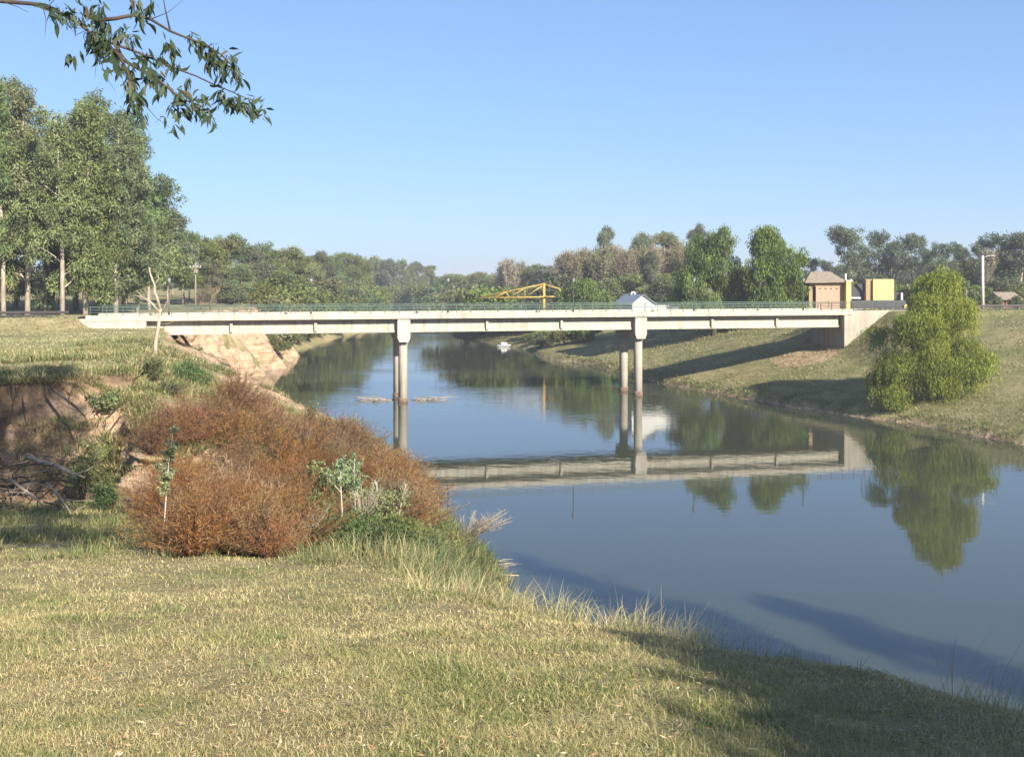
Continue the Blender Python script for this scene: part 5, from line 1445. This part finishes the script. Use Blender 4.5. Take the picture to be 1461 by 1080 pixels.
# branch: (px, py, distance)
BRP = {
 'main': [(-120,-12,4.9),(0,2,5.2),(58,7,5.4),(88,20,5.45),(112,34,5.5),(140,55,5.5),(165,64,5.5),(196,75,5.55),(222,86,5.6),(250,98,5.65),(280,109,5.7),(305,121,5.75),(330,131,5.8),(352,141,5.85),(376,146,5.9)],
 'upper': [(135,30,5.5),(165,27,5.5),(190,22,5.55),(215,28,5.6),(243,45,5.7),(268,55,5.75),(295,65,5.8),(315,78,5.85),(332,95,5.9),(345,110,5.95)],
 'lower': [(165,64,5.5),(176,86,5.45),(196,98,5.45),(222,112,5.45),(245,130,5.45),(262,143,5.45),(285,150,5.5),(300,163,5.5)],
 'droop': [(150,60,5.5),(170,80,5.35),(183,105,5.3),(190,128,5.3),(199,150,5.3),(204,168,5.3)],
 'fine1': [(190,128,5.3),(207,150,5.3),(222,168,5.32),(243,183,5.35)],
 'fine2': [(60,5,5.4),(66,30,5.4),(64,52,5.4)], 'fine3': [(0,2,5.2),(25,10,5.2),(40,18,5.2)],
 'fine4': [(136,70,5.5),(137,95,5.45),(135,112,5.45)], 'fine5': [(140,75,5.5),(150,108,5.4),(164,130,5.4)],
 'top': [(243,45,5.7),(236,15,5.7),(228,-30,5.7)], 'top2': [(215,28,5.6),(240,18,5.6),(262,0,5.6)],
}
b = MB()
Pm = {k: [lo(P(*p)) for p in v] for k, v in BRP.items()}
st = [lo((-5.6,2.4,18.0)), lo((-4.6,3.6,16.2))]
b.tube(st+Pm['main'], [.08,.045]+list(np.linspace(.012,.002,len(Pm['main']))), 8)
for k, r0 in (('upper',.012),('lower',.011),('droop',.010),('fine1',.003),('fine2',.003),('fine3',.003),('fine4',.0025),('fine5',.0025),('top',.006),('top2',.003)):
    b.tube(Pm[k], list(np.linspace(r0, r0*.25, len(Pm[k]))), 6)
# leaf stations: (px, py, depth, count, spread px, droop direction px)
ST = [(72,8,5.4,7,10),(85,16,5.4,8,10),(102,22,5.45,9,12),(118,12,5.5,6,10),(130,45,5.5,16,14),(140,58,5.5,20,16),(150,48,5.5,16,14),(146,30,5.5,14,12),(138,8,5.5,10,14),(158,70,5.5,12,13),
      (175,42,5.5,8,10),(172,88,5.4,8,10),(186,96,5.4,9,10),(188,50,5.5,7,10),(184,112,5.3,10,10),(186,128,5.3,10,9),(194,142,5.3,9,8),(202,160,5.3,9,7),(205,78,5.55,9,10),(212,92,5.5,7,9),(224,106,5.45,10,10),
      (205,18,5.6,8,12),(196,5,5.6,8,12),(218,3,5.6,4,8),(210,108,5.45,7,9),(232,118,5.45,9,9),(238,60,5.6,7,8),(226,80,5.6,5,8),(248,68,5.7,6,8),(250,88,5.65,6,8),(255,130,5.45,8,8),(246,150,5.45,6,8),(258,150,5.45,5,8),
      (272,52,5.75,6,8),(283,60,5.8,8,9),(292,72,5.8,9,9),(300,80,5.85,10,9),(310,85,5.85,10,9),(322,88,5.9,10,9),(334,98,5.9,9,9),(318,104,5.85,7,8),(340,112,5.95,6,7),(302,66,5.85,5,6),(328,76,5.9,5,6),
      (312,128,5.75,8,8),(322,138,5.8,9,9),(335,138,5.85,8,9),(345,143,5.85,9,9),(355,150,5.85,8,8),(366,148,5.9,7,8),(374,156,5.9,4,6),(290,150,5.5,7,8),(300,162,5.5,6,8),(275,145,5.5,6,7),(280,158,5.5,5,6),
      (286,132,5.5,3,6),(98,76,5.45,2,3),(106,78,5.45,2,3),(248,176,5.4,2,3),(258,178,5.4,2,3),(232,165,5.35,2,4),(268,112,5.7,3,5),(152,95,5.4,2,3)]
LV = []; LF = []; LC = []; rng = RS(602)
for (px, py, dd, c, sp) in ST:
    for i in range(int(c*2.2+.5)):
        base = lo(P(px+rng.normal()*sp*.42, py+rng.normal()*sp*.55+2, dd+rng.normal()*.12))
        ax = np.array([rng.normal()*.38+.08, rng.normal()*.38, -1+rng.uniform(-.1,.5)])
        if rng.uniform() < .10: ax = np.array([rng.normal(), rng.normal()*.5, rng.uniform(-.3,.8)])
        ax /= np.linalg.norm(ax); L_ = rng.uniform(.045,.098); w_ = L_*rng.uniform(.20,.30)
        sd = np.cross(ax, unit(rng.normal(size=3))); sd /= np.linalg.norm(sd); nr = np.cross(ax, sd)
        cv = rng.normal()*.12*L_
        prof = [(0,.02),(.18,.62),(.42,1.0),(.7,.72),(.9,.25),(1,.0)]
        n0 = len(LV)
        for t, k in prof:
            m = base+ax*L_*t+sd*cv*4*t*(1-t)*1.2+nr*rng.normal()*.001
            LV += [m-sd*w_*.5*k+nr*w_*.10*k, m-nr*0.0, m+sd*w_*.5*k+nr*w_*.10*k]
        for k in range(5):
            a_ = n0+3*k; LF += [(a_,a_+1,a_+4,a_+3),(a_+1,a_+2,a_+5,a_+4)]
        cb = np.array([(.045,.075,.035),(.065,.095,.045),(.055,.085,.05),(.10,.115,.05),(.13,.085,.04)])[rng.choice(5, p=[.36,.3,.2,.1,.04])]*rng.uniform(.45,.85)  # leaf tones lowered to hold the shade of the crown above
        LC += [cb]*18
br = b.build('branch', M['twig_brown'], o)
link('leaves', mesh_np('leaves', np.array(LV), [np.array(LF)], M['near_leaf'], np.array(LC)), br)

# ---- gum trees just outside the view on the right bank; they throw the shadows on the water and lawn
def side_tree(x, y, ztop, zlow, rad, label, seed, n=9, ncl=170, extra=()):
    rng = RS(seed); z = tz(x, y); lobes = []
    for i in range(n):
        f = (i+.5)/n; r = rad*(math.sin(math.pi*(.2+.72*f))**.7); a = rng.uniform(0,6.28); q = r*rng.uniform(.05,.45)
        lobes.append((q*math.cos(a), q*math.sin(a), zlow-z+(ztop-zlow)*f, r*.68, r*.68, (ztop-zlow)/n*.9))
    lobes += [(e[0]-x, e[1]-y, e[2]-z, *e[3:]) for e in extra]
    o = empty('gum_tree', (x, y, z), label, 'tree')
    trunk = [(0,0,-.5), (.15,.1,(ztop-z)*.35), (-.1,.2,(ztop-z)*.7), (0,0,ztop-z-.5)]
    link('trunk', limb_mesh('trunk', rng, trunk, [.4,.32,.2,.05], [l[:3] for l in lobes], 'gum_bark', .12), o)
    link('crown', crown_mesh('crown', rng, lobes, ncl, 70, .75, .30, .13, GUM, .7), o)
side_tree(31, 2.8, 30.5, 14, 2.5, 'slim gum on the near bank right of the view, its shadow longest on the water', 701)
side_tree(40.4, -1.9, 30.5, 15, 2.1, 'slim gum farther right along the near bank, casting the second water shadow', 702)
side_tree(14.1, -6.2, 20.2, 17.0, 3.0, 'spreading gum behind the viewer shading the right corner of the lawn', 703, 7, 900, [(11.7,-7.6,18.6,1.5,1.7,1.1),(12.7,-8.4,18.8,1.7,1.9,1.1),(12.6,-5.8,19.0,1.5,1.5,1.0),(16.0,-6.8,19,2.0,2.2,1.0)])
# ------------------------------------------------------------------ sky, sun, camera
w = bpy.data.worlds.new('World'); sc.world = w; w.use_nodes = True
nt = w.node_tree; nt.nodes.clear()
sky = nt.nodes.new('ShaderNodeTexSky'); sky.sky_type = 'NISHITA'; sky.sun_disc = False
el = math.atan2(SUNV[2], math.hypot(SUNV[0], SUNV[1]))
sky.sun_elevation = el
sky.sun_rotation = math.atan2(SUNV[0], SUNV[1])
sky.air_density = 1.0; sky.dust_density = .5; sky.ozone_density = 6.0; sky.altitude = 60
bg = nt.nodes.new('ShaderNodeBackground'); bg.inputs[1].default_value = .0538
ow = nt.nodes.new('ShaderNodeOutputWorld')
gm_ = nt.nodes.new('ShaderNodeGamma'); gm_.inputs[1].default_value = .57
tn = nt.nodes.new('ShaderNodeMix'); tn.data_type = 'RGBA'; tn.blend_type = 'MULTIPLY'; tn.inputs[0].default_value = 1
tn.inputs[7].default_value = SKYT
nt.links.new(sky.outputs[0], gm_.inputs[0]); nt.links.new(gm_.outputs[0], tn.inputs[6]); nt.links.new(tn.outputs[2], bg.inputs[0]); nt.links.new(bg.outputs[0], ow.inputs[0])
sl = bpy.data.lights.new('sun', 'SUN'); sl.energy = 5.0; sl.angle = R(.55); sl.color = (1, .93, .80)
so = bpy.data.objects.new('sun', sl); col.objects.link(so)
so.rotation_euler = Vector(SUNV).to_track_quat('Z', 'Y').to_euler()
so.location = (30, -40, 60)

cam = bpy.data.cameras.new('camera'); co = bpy.data.objects.new('camera', cam); col.objects.link(co)
co.location = (0, 0, H); co.rotation_euler = (R(90), 0, 0)
cam.sensor_fit = 'HORIZONTAL'; cam.sensor_width = 36; cam.lens = 36*F/1461
cam.shift_y = -(540-Y0)/1461; cam.clip_start = .1; cam.clip_end = 8000
sc.camera = co
sc.view_settings.view_transform = 'Standard'; sc.view_settings.look = 'None'
sc.view_settings.exposure = EXPOSURE; sc.view_settings.gamma = 1
sc.cycles.use_denoising = True
try: sc.cycles.denoiser = 'OPENIMAGEDENOISE'
except Exception: pass
sc.cycles.max_bounces = 6; sc.cycles.diffuse_bounces = 3; sc.cycles.glossy_bounces = 3; sc.cycles.transmission_bounces = 3
sc.cycles.transparent_max_bounces = 4; sc.cycles.caustics_reflective = False; sc.cycles.caustics_refractive = False
sc.cycles.sample_clamp_indirect = 6

if HAZE > 0:
    b = MB(); b.box(-3300, 3300, -420, 4300, -4.0, 46)
    m, nt2, out2 = new_mat('thin_river_haze')
    pv = nt2.nodes.new('ShaderNodeVolumePrincipled'); pv.inputs['Color'].default_value = (.92, .95, 1, 1); pv.inputs['Density'].default_value = HAZE; pv.inputs['Anisotropy'].default_value = .2
    nt2.links.new(pv.outputs[0], out2.inputs[1])
    tag(b.build('haze', m), 'thin pale haze over the river valley', 'haze', None, 'stuff')
    sc.cycles.volume_bounces = 0
